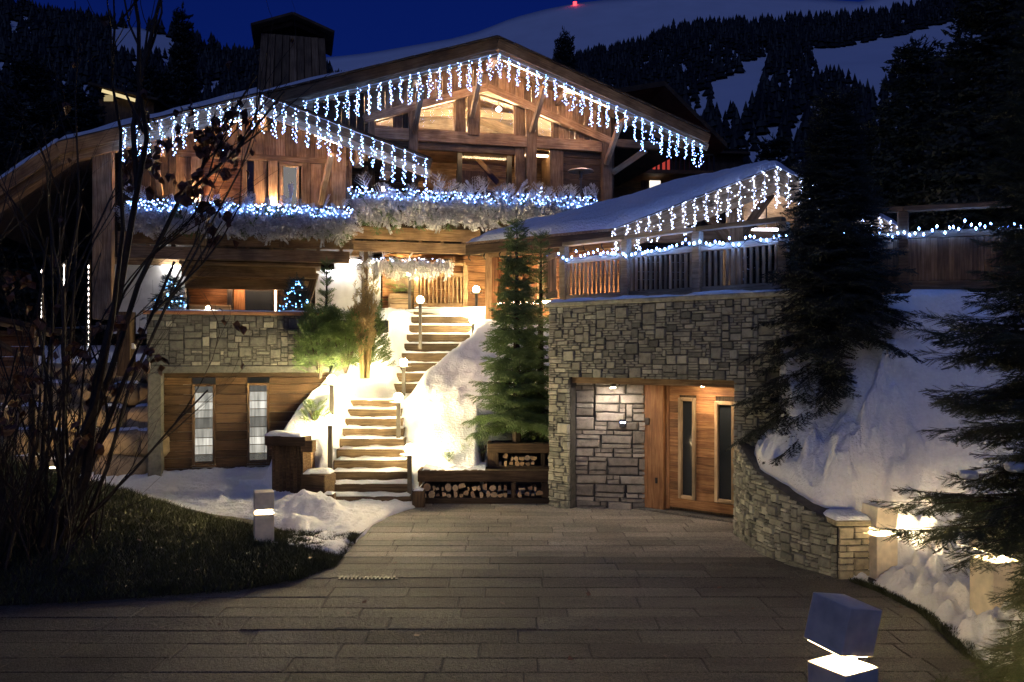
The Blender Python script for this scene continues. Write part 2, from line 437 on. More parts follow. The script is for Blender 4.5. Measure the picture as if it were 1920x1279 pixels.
while y < 14.5:
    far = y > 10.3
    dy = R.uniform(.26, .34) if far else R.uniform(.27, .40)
    x = -6.6 + R.uniform(0, 1)
    while x < 4.6:
        L_ = R.uniform(.55, 1.15) if far else R.uniform(.75, 1.4)
        cx, cy = x + L_ / 2, y + dy / 2
        inview = abs((cx) / cy) < .64 + .8 / cy and (CAMH / cy * F + HOR) < 1400
        hid = (x + L_ < snow_edge(cy) - .1 and cy > 9.9) or (x + L_ < -2.2 and cy > mound_front(x + L_) + .35) or x > bank_edge(cy) + .1 or (cy > 14.3 and cx < -1.2)
        if inview and not hid:
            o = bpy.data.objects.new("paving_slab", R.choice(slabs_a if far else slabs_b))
            e_ = .08; tl = (wave(cx, cy + e_) - wave(cx, cy - e_)) / (2 * e_)
            M = T(cx, cy, -.005 + wave(cx, cy) + R.uniform(-.001, .001)) @ Matrix.Rotation(math.atan(tl) + R.uniform(-.004, .004), 4, 'X') @ Matrix.Diagonal((L_ - .004, dy - .004, .010, 1))
            put(o, M, drive)
        x += L_
    y += dy; row += 1
# drain in the drive
dg = thing("drain_grate", "narrow slotted metal drain set flush in the driveway beside the grass tip", "drain", (-1.6, 9.52, 0))
b = MB(); b.box(-.33, .33, -.07, .07, .006, .013); b.obj("frame", [IRON], dg, T(-1.6, 9.52, 0))
bm_ = box_mesh(.022, .115, .012, .002, IRON)
for i in range(14): put(bpy.data.objects.new("bar", bm_), T(-1.6 - .29 + i * .0447, 9.52, .0205), dg)

# snow lawn beside the drive, under the windows
def lawn(u, v):
    Y = lerp(9.95, 19.5, v); xr = snow_edge(Y) + .03 * ns(Y * 4, 1) if Y < 14.2 else lerp(-1.5, -2.6, clamp((Y - 14.2) / 1))
    X = lerp(-13.5, xr, 1 - (1 - u) ** 1.6)
    d = xr - X
    z = .085 * math.sqrt(clamp(d / .16)) + .035 * fbm(X * 1.1, Y * 1.1, 2) * clamp(d / .4) + .03 * abs(ns(X * 3.1, Y * 3.4, 4)) * clamp(d / .4) + .045 * fbm(X * 5, Y * 6.5, 5, 4) * clamp(d / .3)
    for (mx, my, r, h) in ((-3.35, 13.35, .5, .2), (-2.95, 13.15, .42, .2), (-3.2, 12.2, .45, .10), (-2.7, 12.75, .3, .08), (-3.7, 12.6, .35, .09), (-2.9, 11.9, .3, .08)):
        q = math.hypot(X - mx, (Y - my) * .8) / r
        if q < 1: z += h * (1 - q * q) ** 1.3 * (1 + .5 * ns(X * 7, Y * 7, 2))
    z += .22 * sstep(14.5, 17, Y)
    ys = interp(X, [(-9, 11.2), (-4, 11.2), (-3.2, 10.95), (-2.6, 10.75), (-2.1, 10.5)])
    z -= .25 * sstep(ys, ys - .12, Y)
    return (X, Y, z if d > 1e-6 else -.05)
kind(sheet("snow_lawn", 260, 230, lawn, SNOW), 'structure')

# dark grass mound
RIDGE = [(-14, 1.9), (-9, 1.6), (-7, 1.1), (-5.6, .76), (-4.85, .52), (-4.1, .28), (-3.2, .06), (-2.5, .01), (-2.1, 0)]
def mound_z(X, Y):
    yf = mound_front(X); yr = 11.2
    k = clamp((Y - yf) / (yr - yf), 0, 1); zr = interp(X, RIDGE)
    z = zr * math.sin(k * math.pi / 2) ** .9 + .05 * math.sqrt(clamp((Y - yf) / .15)) * sstep(-2.05, -2.5, X)
    if Y > yr: z = lerp(zr + .05, .0, sstep(yr, yr + 2.2, Y))
    return z + .03 * fbm(X * 2, Y * 2, 1) * clamp(zr * 3)
def mound(u, v):
    X = lerp(-14, -2.06, 1 - (1 - u) ** 1.5)
    Y = mound_front(X) + v * (13.2 - mound_front(X)); return (X, Y, mound_z(X, Y) - (.06 if v == 0 else 0))
kind(sheet("grass_mound", 90, 40, mound, SOIL), 'structure')
rng = np.random.default_rng(3)
def blades(name, pts, hmin, hmax, w, mat, lean=.5):
    n = len(pts); pts = np.asarray(pts, dtype=float)
    az = rng.uniform(0, 2 * np.pi, n); h = rng.uniform(hmin, hmax, n)
    side = np.stack([np.cos(az), np.sin(az), np.zeros(n)], 1) * w
    ln = rng.normal(0, lean, (n, 3)) * h[:, None]; ln[:, 2] = h
    V = np.stack([pts - side, pts + side, pts + ln], 1)
    return put(bpy.data.objects.new(name, mesh_tris(name, V, mat)))
pts = []
while len(pts) < 80000:
    X = -2.1 - 7.5 * rng.random() ** 1.3; yf = mound_front(X); Y = yf + (11.6 - yf) * rng.random()
    if fbm(X * 1.3, Y * 1.3, 8, 3) < -.85: continue
    pts.append((X, Y, mound_z(X, Y) - .01))
kind(blades("grass", pts, .03, .085, .006, GRASSM), 'stuff')
# grass and moss along the foot of the snow bank
pts = []
while len(pts) < 9000:
    Y = rng.uniform(6.0, 9.4); X = bank_edge(Y) - .02 + abs(rng.normal(0, .12)) * (1.6 if Y < 7.3 else .5) - .05
    pts.append((X, Y, .0))
kind(blades("verge_grass", pts, .02, .06, .006, GRASSM), 'stuff')

# snow bank to the right of the drive, held by the low stone wall
def slope_z(X, Y):
    yT = 9.92 + clamp((X - 3.95) * .9, 0, 1.2); wT = .40 + 1.35 * clamp(X - 3.9, 0, 1.6)
    if Y > yT + .1:
        xw = bank_edge(Y); base = lerp(.66, 1.16, clamp((Y - 9.6) / 1.5)); k = .93
    else:
        t = sstep(yT + .1, yT + .1 - wT, Y); xw = bank_edge(Y); base = lerp(.66, 0.06, t); k = lerp(.93, .46, t)
    d = X - xw
    z = base + k * d if d < 2.7 else base + k * 2.7 + .12 * (d - 2.7)
    if Y <= yT + .1: z = lerp(z, .04 + .22 * d + .17 * min(d, 3) ** 2, t)
    a, b_ = (X * .75 - Y * .66), (X * .66 + Y * .75)
    rel = .20 * fbm(a * 1.1 + .5 * ns(b_, a), b_ * .55, 3, 3) + .14 * (1 - abs(ns(a * 2.6 + ns(b_ * 1.3, a) * .9, b_ * 1.1, 9)) * 2) + .09 * (1 - abs(ns(a * 5.2 + ns(b_ * 2.3, a) * .9, b_ * 2.2, 5)) * 2) + .17 * fbm(a * 3.6, b_ * 2.0, 4, 3) + .07 * fbm(a * 11, b_ * 6, 8, 3) - .10
    z += rel * clamp(d / .35 + .15)
    if X > 3.6:                                        # piled up against the foot of the board fence
        yf = 11.95 - (X - 3.95) * .345; df = yf - Y
        lip = 3.30 + .05 * ns(X * 2, Y * 2) - max(0, df - .30) * 1.7
        z = max(z, lip) if df > 0 else 3.28
        z = min(z, 3.36)
    return z
def bank(u, v):
    Y = lerp(5.2, 12.6, v); xw = bank_edge(Y) + .04 * ns(Y * 5, 2)
    X = lerp(xw, 13.0, u ** 1.8)
    z = slope_z(X, Y)
    if u == 0: z = -.06
    elif X - xw < .12: z *= math.sqrt(clamp((X - xw) / .12 + .25))
    return (X, Y, z)
kind(sheet("snow_slope", 240, 240, bank, SNOW), 'structure')

# ---------------------------------------------------------------- garden stairs and the snow beside them
STEPS = [(14.08 + i * .312, .16 * (i + 1), lerp(-3.12, -3.2, i / 9), lerp(-1.66, -2.22, i / 9)) for i in range(10)]
STEPS += [(19.62 + i * .31, 1.835 + i * .2345, lerp(-2.72, -2.55, i / 8), lerp(-1.15, -.98, i / 8)) for i in range(9)]
SPROF = [(13.9, -.1), (14.1, .02), (16.9, 1.52), (17.3, 1.58), (19.5, 1.62), (22.1, 3.66), (26, 3.68)]
RPROF = [(14.0, .3), (14.5, .55), (15, .92), (16, 1.6), (17.5, 2.15), (19, 2.75), (21, 3.5), (22, 3.68), (26, 3.70)]
LPROF = [(14.0, .35), (14.85, .95), (15.3, 1.15), (16.5, 1.85), (18, 2.5), (20, 3.2), (22, 3.7), (26, 3.72)]
def xr_b(Y): return interp(Y, [(14, -1.62), (15.5, -1.85), (16.9, -2.15), (17.6, -2.1), (18.6, -1.72), (19.6, -1.28), (22, -.98), (26, -.9)])
def xl_b(Y): return interp(Y, [(14, -3.14), (16.9, -3.1), (18, -2.95), (19.6, -2.68), (22, -2.55), (26, -2.5)])
def outer_l(Y): return interp(Y, [(14, -3.35), (15.02, -3.42), (15.1, -4.2), (16.0, -4.05), (17, -3.75), (18.5, -3.7), (26, -3.7)])
def snow_z(X, Y):
    s = interp(Y, SPROF); r = interp(Y, RPROF); l = interp(Y, LPROF)
    s -= .12 if Y < 17.0 or Y > 19.5 else 0
    kr = sstep(xr_b(Y) - .10, xr_b(Y) + .42, X); kl = sstep(xl_b(Y) + .08, xl_b(Y) - .42, X)
    z = lerp(lerp(s, max(r, s + .05), kr), max(l, s + .05), kl)
    lump = .045 * fbm(X * 2.2, Y * 2.2, 6, 3) + .022 * fbm(X * 6, Y * 6, 2, 3)
    z += lump * max(kr, kl, .25)
    ol = outer_l(Y)
    wd = .1 if Y < 15.3 else .35
    if X < ol + .1: z = lerp(z, -.1 if Y < 15.3 else .25, sstep(ol + .1, ol - wd, X))
    if X > -.62 and Y < 15.9: z = lerp(z, .15, sstep(-.62, -.45, X))
    return z
def garden(u, v):
    X = lerp(-4.9, .86, u); Y = lerp(14.42, 24.5, v ** 1.15)
    return (X, Y, snow_z(X, Y))
kind(sheet("snow_bank", 120, 130, garden, SNOW), 'structure')

st = thing("garden_staircase", "timber garden stairs climbing in two snow covered flights to the terrace gate", "stairs", (-2.4, 14.1, 0))
for i, (Y0, Z, x0, x1) in enumerate(STEPS):
    rise = .16 if i < 10 else .235
    s = board("step", (x0, Y0 + .17, Z - rise / 2 - .012), (x1, Y0 + .17, Z - rise / 2 - .012), .34, rise + .02, WOODT, st, c=.012)
    snow_slab("snow_cover", T((x0 + x1) / 2, Y0 + .175, Z - .004) @ Matrix.Rotation(R.uniform(-.004, .004), 4, 'Y'), x1 - x0 - .05, .31, .035, SNOW, s, .028, 26, 5, i * 3.1, .01)
for (px, Y, h) in ((617, 14.0, .22), (785, 14.0, .28)):
    q = P(px, 940, Y)
    p_ = board("corner_post", (q.x, Y, -.02), (q.x, Y, h), .20, .17, WOODD, st)
    snow_slab("snow_cover", T(q.x, Y, h - .003), .16, .19, .035, SNOW, p_, .01, 5, 4, px, 0)
# ---------------------------------------------------------------- masonry
def unit_stone(k, mat):
    r = random.Random(100 + k); j = lambda s=.05: r.uniform(-s, s)
    a = [(-.5 + abs(j(.06)), -.5 + abs(j(.08))), (.5 - abs(j(.06)), -.5 + abs(j(.08))), (.5 - abs(j(.06)), .5 - abs(j(.08))), (-.5 + abs(j(.06)), .5 - abs(j(.08)))]
    b = [(x * .90 + j(.015), z * .86 + j(.02)) for x, z in a]
    v = [(x, 0, z) for x, z in a] + [(x, -.72, z) for x, z in a] + [(x, -1 + j(.16), z) for x, z in b]
    f = [(0, 1, 5, 4), (1, 2, 6, 5), (2, 3, 7, 6), (3, 0, 4, 7), (4, 5, 9, 8), (5, 6, 10, 9), (6, 7, 11, 10), (7, 4, 8, 11), (8, 9, 10), (8, 10, 11)]
    return mesh("stone", v, f, mat)
STONES = {m.name: [unit_stone(k, m) for k in range(8)] for m in (STONE, STONEP, STONEL, STONEB)}
def ashlar(L, H, cw, ch, sizes, seed, hole=lambda x, z: False):
    """Random blocks of whole cells: (x0, x1, z0, z1)."""
    r = random.Random(seed); nx, nz = max(1, round(L / cw)), max(1, round(H / ch)); cw, ch = L / nx, H / nz
    used = [[hole((i + .5) * cw, (j + .5) * ch) for i in range(nx)] for j in range(nz)]
    out = []
    for j in range(nz):
        for i in range(nx):
            if used[j][i]: continue
            w, h = r.choice(sizes)
            while w > 1 and (i + w > nx or any(used[j][i + k] for k in range(w))): w -= 1
            while h > 1 and (j + h > nz or any(used[j + q][i + k] for q in range(h) for k in range(w))): h -= 1
            for q in range(h):
                for k in range(w): used[j + q][i + k] = True
            out.append((i * cw, (i + w) * cw, j * ch, (j + h) * ch))
    return out
def lay(parent, fr, u0, z0, w, blocks, mat, depth=.05, seed=0, most=290, wob=None, gap=.006):
    """Lay blocks on a backing face at offset w; the largest as parts, the rest as one part."""
    r = random.Random(seed); blocks = sorted(blocks, key=lambda q: -(q[1] - q[0]) * (q[3] - q[2]))
    rest = MB()
    for n, (a, b_, c, d) in enumerate(blocks):
        L_, H_ = b_ - a - gap, d - c - gap; dep = depth * r.uniform(.75, 1.25)
        uc, zc = u0 + (a + b_) / 2, z0 + (c + d) / 2
        if wob: loc, U, N = wob(uc, zc)
        else: loc, U, N = fr.p(uc, w, zc), fr.U, fr.N
        M = axes(U, -N, Vector((0, 0, 1)), loc) @ Matrix.Rotation(r.uniform(-.02, .02), 4, 'Y') @ Matrix.Diagonal((L_, dep, H_, 1))
        src = STONES[mat.name][r.randrange(8)]
        if n < most: put(bpy.data.objects.new("stone", src), M, parent)
        else: rest.add([M @ v.co for v in src.vertices], [tuple(p.vertices) for p in src.polygons])
    if rest.v: kind(rest.obj("small_stone", [mat], parent), 'stuff')
MIX = [(1, 1), (2, 1), (2, 1), (3, 1), (3, 2), (2, 2), (2, 3), (3, 3), (4, 1), (4, 2), (1, 2), (2, 1), (3, 1)]

# ---- garage: stone front with a recessed timber door, terrace on its roof
FG = Frame(.87, 13.9, -41.0)
garage = thing("stone_garage", "schist faced garage with recessed larch door under the terrace railing", "garage", (2.1, 12.8, 0))
uL, uR = -.32, 4.0
oL, _ = FG.hit(1070, 900); oR, _ = FG.hit(1381, 900); oT = 2.04; TOP = 3.28
kind(fbox("wall", FG, uL, oL, -.30, 0, -.05, TOP, MORTAR, garage, 0), 'structure')
fbox("wall", FG, oR, uR, -.30, 0, -.05, TOP, MORTAR, garage, 0)
fbox("wall", FG, oL, oR, -.30, -.002, oT + .11, TOP, MORTAR, garage, 0)
fbox("wall", FG, uL + .002, uL + .30, -6.2, -.302, -.05, TOP, MORTAR, garage, 0)
fbox("roof_slab", FG, uL + .31, uR, -5.0, -.31, TOP - .35, TOP - .02, MORTAR, garage, 0)
hole = lambda x, z: (oL < uL + x < oR and z - .05 < oT + .09)
lay(garage, FG, uL, -.05, 0, ashlar(uR - uL, TOP + .05, .060, .037, MIX + [(4, 1), (3, 1), (5, 2), (4, 5), (3, 4), (2, 1), (3, 1), (2, 1)], 5, hole), STONE, .05, 1)
fbox("coping", FG, uL - .06, uR, -.34, .075, TOP + .001, TOP + .075, STONE, garage, .012)
# returning corner, where the wall bends towards the low retaining wall
snow_slab("snow_cap", axes(FG.U, FG.N * -1, Vector((0, 0, 1)), FG.p((uL + 3.75) / 2, -.12, TOP + .07)), 3.75 - uL, .36, .05, SNOW, garage, .035, 60, 4, 4.4)
# lintel and soffit of the recess
fbox("lintel", FG, oL + .002, oR - .002, -.295, -.02, oT, oT + .108, WOOD, garage)
for i in range(6): fbox("soffit_plank", FG, oL, oR, -.30 - .14 * (i + 1), -.302 - .14 * i, oT + .02, oT + .045, WOOD, garage)
fbox("ceiling", FG, oL - .2, oR + .2, -1.4, -.302, oT + .05, oT + .10, MORTAR, garage, 0)
dL, _ = FG.hit(1248, 850, -.75); dR = oR + .06; pL, _ = FG.hit(1204, 850, -.72)
fbox("side_panel", FG, pL, dL - .01, -.80, -.70, -.01, oT + .02, DOORW, garage)
fbox("jamb", FG, oR + .001, oR + .06, -1.1, -.302, -.05, oT + .05, MORTAR, garage, 0)
# oblique stone cheek of the recess
a = FG.p(oL - .02, -.16, 0); c_ = FG.p(pL + .05, -.735, 0)
ang = math.degrees(math.atan2(c_.y - a.y, c_.x - a.x)); FC = Frame(a.x, a.y, ang); Lc = (c_ - a).length
fbox("cheek_wall", FC, -.02, Lc, -.25, 0, -.05, oT + .05, MORTAR, garage, 0)
lay(garage, FC, 0, -.03, 0, ashlar(Lc, oT + .06, .105, .072, [(2, 1), (3, 1), (4, 1), (5, 1), (3, 2), (4, 2), (2, 1), (5, 2), (3, 3), (1, 1)], 8), STONEP, .045, 3)
# door
door = fbox("door", FG, dL, dR, -.86, -.78, .06, oT + .02, WOODD, garage, .004)
fbox("threshold", FG, pL, oR, -.92, -.62, -.03, .045, SLABD, garage, .01)
wins = []
for px0, px1, pyt, pyb in ((1273, 1305, 745, 938), (1341, 1379, 752, 946)):
    u0, zt = FG.hit(px0, pyt, -.75); u1, zb = FG.hit(px1, pyb, -.75); wins.append((u0, u1, zb, zt))
z = .10
rows = []
while z < oT - .02:
    h = R.uniform(.10, .17); rows.append((z, min(z + h, oT + .01))); z += h
rows[-1] = (rows[-1][0], oT + .01)
for (z0, z1) in rows:
    cuts = [dL + .07]
    for (u0, u1, zb, zt) in wins:
        if z0 < zt and z1 > zb: cuts += [u0, u1]
    cuts.append(dR)
    for k in range(0, len(cuts), 2):
        if cuts[k + 1] - cuts[k] > .02: fbox("plank", FG, cuts[k] + .001, cuts[k + 1] - .001, -.779, -.75 + R.uniform(-.004, .004), z0 + .002, z1 - .002, DOORW, door, .004)
fbox("stile", FG, dL, dL + .068, -.779, -.742, .06, oT + .015, DOORW, door)
for (u0, u1, zb, zt) in wins:
    fw = .055
    f = fbox("window_frame", FG, u0, u0 + fw, -.79, -.715, zb, zt, PALEW, door)
    fbox("frame_side", FG, u1 - fw, u1, -.79, -.715, zb, zt, PALEW, f)
    fbox("frame_rail", FG, u0 + fw, u1 - fw, -.79, -.717, zb, zb + fw, PALEW, f)
    fbox("frame_rail", FG, u0 + fw, u1 - fw, -.79, -.717, zt - fw, zt, PALEW, f)
    fbox("pane", FG, u0 + fw - .005, u1 - fw + .005, -.778, -.770, zb + fw - .005, zt - fw + .005, DARKG, door, 0)
u, z = FG.hit(1231, 901, -.70); fbox("lock_plate", FG, u - .02, u + .02, -.70, -.685, z - .045, z + .045, IRON, garage)
u, z = FG.hit(1214, 790, -.70); fbox("doorbell", FG, u - .04, u + .04, -.70, -.68, z - .055, z + .055, STEEL, garage)
# intercom with two lit buttons on the cheek
u, z = FC.hit(1168, 794, .05)
ic = thing("intercom", "small black intercom with two lit buttons on the recessed stone", "intercom", FC.p(u, .05, z - .06))
fbox("case", FC, u - .055, u + .055, .04, .085, z - .065, z + .065, IRON, ic)
for s in (-1, 1):
    fbox("button", FC, u + s * .025 - .014, u + s * .025 + .014, .086, .091, z + .005, z + .033, ICEW, ic, .003)
# ceiling spot of the recess
u, z = FC.hit(1150, 728, .30)
sp = thing("recess_spotlight", "small round spotlight under the lintel shining down the recessed stone", "spotlight", FC.p(u, .22, oT - .02))
b = MB(); c0 = FC.p(u, .40, oT + .018); b.tube([c0, c0 - Vector((0, 0, .075))], .05, 10); b.objc("housing", [STEEL], c0, sp)
b = MB(); b.tube([c0 - Vector((0, 0, .0755)), c0 - Vector((0, 0, .080))], .038, 10); b.objc("bulb", [glow("recess_lamp", (1.0, .84, .72), 230)], c0, sp)
u2 = (dL + dR) / 2
sp = thing("door_spotlight", "small round spotlight under the soffit in front of the larch door", "spotlight", FG.p(u2, -.45, oT))
c0 = FG.p(u2, -.45, oT + .019)
b = MB(); b.tube([c0, c0 - Vector((0, 0, .03))], .05, 10); b.objc("housing", [STEEL], c0, sp)
b = MB(); b.tube([c0 - Vector((0, 0, .0305)), c0 - Vector((0, 0, .036))], .038, 10); b.objc("bulb", [glow("door_lamp", (1.0, .74, .48), 240)], c0, sp)

# ---- low retaining wall along the drive, bending from the garage corner to an end pillar
rw = thing("retaining_wall", "low curved schist wall holding back the snow slope beside the drive", "wall", (3.4, 10.2, 0))
RP = [Vector((3.14, 11.93, 0)), Vector((3.12, 11.0, 0)), Vector((3.22, 10.5, 0)), Vector((3.40, 10.0, 0)), Vector((3.63, 9.52, 0))]
cum = [0]
for a, b_ in zip(RP, RP[1:]): cum.append(cum[-1] + (b_ - a).length)
RWL = cum[-1]
def rw_at(s):
    s = clamp(s, 0, RWL - 1e-4)
    for i in range(len(RP) - 1):
        if s <= cum[i + 1]:
            t = (s - cum[i]) / (cum[i + 1] - cum[i]); d = (RP[i + 1] - RP[i]).normalized(); return RP[i].lerp(RP[i + 1], t), d
def rw_top(s): return lerp(1.34, .60, clamp(s / RWL) ** .9)
b = MB(); n = 16
for i in range(n):
    p0, d0 = rw_at(RWL * i / n); p1, d1 = rw_at(RWL * (i + 1) / n)
    back = Vector((.24, .05, 0)); z0, z1 = rw_top(RWL * i / n), rw_top(RWL * (i + 1) / n)
    D = Vector((0, 0, -.06))
    b.hexa([p0 + D, p1 + D, p1 + back + D, p0 + back + D, p0 + Vector((0, 0, z0)), p1 + Vector((0, 0, z1)), p1 + back + Vector((0, 0, z1)), p0 + back + Vector((0, 0, z0))])
b.objc("core", [MORTAR], (3.4, 10.2, 0), rw)
def rw_wob(u, z):
    p, d = rw_at(u); return p + Vector((0, 0, z)), d, Vector((-d.y, d.x, 0)) * -1 if False else Vector((d.y, -d.x, 0))
lay(rw, None, 0, -.03, 0, ashlar(RWL, 1.40, .062, .040, MIX, 21, lambda x, z: z - .03 > rw_top(x) - .02), STONE, .045, 9, 290, rw_wob)
# end pillar face
pe = thing("stone_pillar", "lit square stone pillar ending the low schist wall beside a bollard", "pillar", (3.76, 9.6, 0))
FP = Frame(3.635, 9.50, 4)
fbox("core", FP, 0, .34, -.34, 0, -.05, .60, MORTAR, pe, 0)
lay(pe, FP, -.01, -.04, 0, ashlar(.36, .63, .09, .07, [(2, 1), (2, 2), (3, 1), (1, 1), (4, 1)], 4), STONEL, .03, 6)
fbox("cap", FP, -.06, .40, -.40, .06, .601, .66, STONEL, pe, .012)
snow_slab("snow_cap", axes(FP.U, FP.N * -1, Vector((0, 0, 1)), FP.p(.17, -.17, .657)), .42, .42, .06, SNOW, pe, .03, 10, 6, 2)

# ---- stone block under the terrace of the small chalet (with the slim windows)
FT = Frame(-6.85, 16.0, 14.0)
blk = thing("stone_terrace_block", "long low schist block with copper coping above two slim lit windows", "terrace wall", (-5.4, 16.4, .2))
LT = 3.35; zb, zt = 2.15, 3.26
fbox("wall", FT, 0, LT, -.35, 0, zb + .14, zt, MORTAR, blk, 0)
lay(blk, FT, 0, zb + .14, 0, ashlar(LT, zt - zb - .14, .066, .040, MIX + [(3, 4), (4, 5), (5, 5), (5, 3)], 31), STONEB, .028, 11)
fbox("stone_lintel", FT, .06, LT, -.35, .04, zb, zb + .138, STONEB, blk, .01)
fbox("pillar", FT, .02, .26, -.40, .03, .05, zb - .002, STONEB, blk, .012)
fbox("coping", FT, -.06, LT, -.37, .06, zt + .001, zt + .07, COPPER, blk, .008)
snow_slab("snow_cap", axes(FT.U, FT.N * -1, Vector((0, 0, 1)), FT.p(LT / 2, -.14, zt + .068)), LT, .34, .03, SNOW, blk, .02, 50, 4, 7)
fbox("terrace_slab", FT, 0, LT + 1.2, -4.6, -.36, zt - .3, zt - .06, MORTAR, blk, 0)
# timber wall with two slim windows, set back under the stone
ww = -.30
wn_ = []
for px0, px1, pyt, pyb in ((360, 404, 720, 871), (463, 505, 718, 868)):
    u0, z1 = FT.hit(px0, pyt, ww); u1, z0 = FT.hit(px1, pyb, ww); wn_.append((u0, u1, z0, z1))
z = .12
while z < zb - .01:
    h = R.uniform(.13, .2); z1 = min(z + h, zb - .003)
    cuts = [.262]
    for (u0, u1, q0, q1) in wn_:
        if z < q1 and z1 > q0: cuts += [u0, u1]
    cuts.append(LT)
    for k in range(0, len(cuts), 2):
        if cuts[k + 1] - cuts[k] > .03: fbox("plank", FT, cuts[k], cuts[k + 1] - .002, ww - .05, ww + R.uniform(-.012, .012), z + .003, z1 - .003, WOODS, blk, .005)
    z += h
fbox("inner_wall", FT, .262, LT, -2.2, -2.15, .0, zb, PLASTER, blk, 0)
def cloth(k):                                          # thin cloth lit from the room behind, folds and weave showing
    m = glow("curtain_cloth", (.95, .90, .76), .15 * k); nt = m.node_tree; e = nt.nodes["Emission"]
    geo = nd(nt, "ShaderNodeNewGeometry"); mp = nd(nt, "ShaderNodeMapping"); mp.inputs["Scale"].default_value = (22, 9, 1.6); nt.links.new(geo.outputs["Position"], mp.inputs[0])
    n = nd(nt, "ShaderNodeTexNoise"); n.inputs["Scale"].default_value = 1.0; n.inputs["Detail"].default_value = 5; nt.links.new(mp.outputs[0], n.inputs["Vector"])
    nt.links.new(ramp(nt, n.outputs[0], [(.3, (.42, .41, .36)), (.5, (.85, .80, .68)), (.7, (1.25, 1.2, 1.05))]), e.inputs[0]); return m
for (u0, u1, q0, q1) in wn_:
    fw = .05
    f = fbox("window", FT, u0, u0 + fw, ww - .06, ww + .03, q0, q1, WOODG, blk)
    fbox("frame_side", FT, u1 - fw, u1, ww - .06, ww + .03, q0, q1, WOODG, f)
    fbox("frame_rail", FT, u0 + fw, u1 - fw, ww - .06, ww + .028, q0, q0 + fw, WOODG, f)
    fbox("frame_rail", FT, u0 + fw, u1 - fw, ww - .06, ww + .028, q1 - fw, q1, WOODG, f)
    # striped sheer curtain: bands of thick and thin cloth, lit from the room behind
    n = 9; bands = [.25, 1, 1.5, .9, .35, .8, 1.5, 1.0, .22]; hs = [.8, 1.2, 1, 1, 1.3, 1.2, 1, 1.1, .9]; tot = sum(hs); zz = q1 - fw
    for k in range(n):
        h = (q1 - q0 - 2 * fw) * hs[k] / tot
        m_ = cloth(bands[k])
        o = sheet("curtain_band", 10, 1, lambda a, b2: FT.p(lerp(u0 + fw, u1 - fw, a), ww - .055 + .008 * math.sin(a * 19 + k), zz - h * b2 + .006), m_, f)
        fbox("hem", FT, u0 + fw, u1 - fw, ww - .046, ww - .040, zz - h - .001, zz - h + .012, WOODG, f, 0)
        zz -= h
    fbox("pane", FT, u0 + fw, u1 - fw, ww - .012, ww - .006, q0 + fw, q1 - fw, CLEAR, f, 0)
    fbox("sill", FT, u0 - .02, u1 + .02, ww + .012, ww + .07, q0 - .04, q0 - .002, WOODG, f)

# ---- boulder wall
bw = thing("boulder_wall", "rough boulder wall with snow on its ledges behind the bare bush", "wall", (-8.6, 16.4, 0))
def rock_mesh(k):
    r = random.Random(k); n, m_ = 10, 7; V = []; Fc = []
    for j in range(m_ + 1):
        th = math.pi * j / m_
        for i in range(n):
            ph = 2 * math.pi * i / n
            d = Vector((math.sin(th) * math.cos(ph), math.sin(th) * math.sin(ph), math.cos(th)))
            e = .55
            q = Vector([math.copysign(abs(c) ** e, c) for c in d]) * .5
            V.append(q * (1 + .16 * noise.noise(d * 1.7 + Vector((k * 7, 0, 0)))))
    for j in range(m_):
        for i in range(n): Fc.append((j * n + i, j * n + (i + 1) % n, (j + 1) * n + (i + 1) % n, (j + 1) * n + i))
    return mesh("boulder", V, Fc, BOULDER, True)
rocks = [rock_mesh(k) for k in range(6)]
z = -.05
for r_ in range(5):
    h = (.62, .52, .50, .46, .42)[r_]; x = -10.6 + R.uniform(0, .4)
    while x < -6.95:
        L_ = R.uniform(.55, 1.15); cx = min(x + L_ / 2, -7.0)
        o = put(bpy.data.objects.new("boulder", R.choice(rocks)), T(cx, 16.35 + .22 * r_ + R.uniform(-.06, .06), z + h / 2) @ Matrix.Rotation(R.uniform(-.12, .12), 4, 'Y') @ Matrix.Diagonal((L_ * 1.02, .8, h * 1.08, 1)), bw)
        if R.random() < (.55 if r_ < 4 else 1): snow_slab("snow_patch", T(cx, 16.22 + .22 * r_, z + h * .98), L_ * .6, .25, .06, SNOW, bw, .03, 8, 4, cx, .04)
        x += L_
    z += h * .93
kind(sheet("snow_ledge", 40, 16, lambda u, v: (lerp(-14, -6.9, u), lerp(17.1, 22.5, v), 2.25 + .5 * v + .09 * fbm(u * 9, v * 7, 3)), SNOW), 'structure')

# ---- palisade and timber boxes left of the stairs
pal = thing("log_palisade", "dark upright log palisade with a snow capped beam beside the lowest stairs", "retaining wall", (-3.8, 14.9, 0))
x0 = P(509, 900, 15.0).x; x1 = P(571, 900, 14.85).x
n = 9
for i in range(n):
    t = (i + .5) / n; b = MB(); c0 = Vector((lerp(x0, x1, t), lerp(15.05, 14.85, t), 0)); b.tube([c0 + Vector((0, 0, -.05)), c0 + Vector((0, 0, .93 + .02 * R.random()))], (x1 - x0) / n * .54, 8)
    b.objc("log", [WOODD], c0, pal)
q = board("beam", (x0 - .06, 15.0, 1.0), (x1 + .08, 14.8, 1.0), .24, .17, WOODD, pal)
snow_slab("snow_cap", axes(Vector((x1 - x0, -.2, 0)).normalized(), Vector((.2, x1 - x0, 0)).normalized(), Vector((0, 0, 1)), Vector(((x0 + x1) / 2, 14.95, 1.08))), x1 - x0 + .12, .34, .08, SNOW, q, .03, 12, 5, 5)
board("return_beam", (x1 + .06, 14.78, .62), (x1 + .06, 15.6, .62), .15, .42, WOOD, pal)
board("return_beam", (x1 + .20, 14.72, .92), (x1 - .02, 14.78, .92), .14, .2, WOOD, pal)
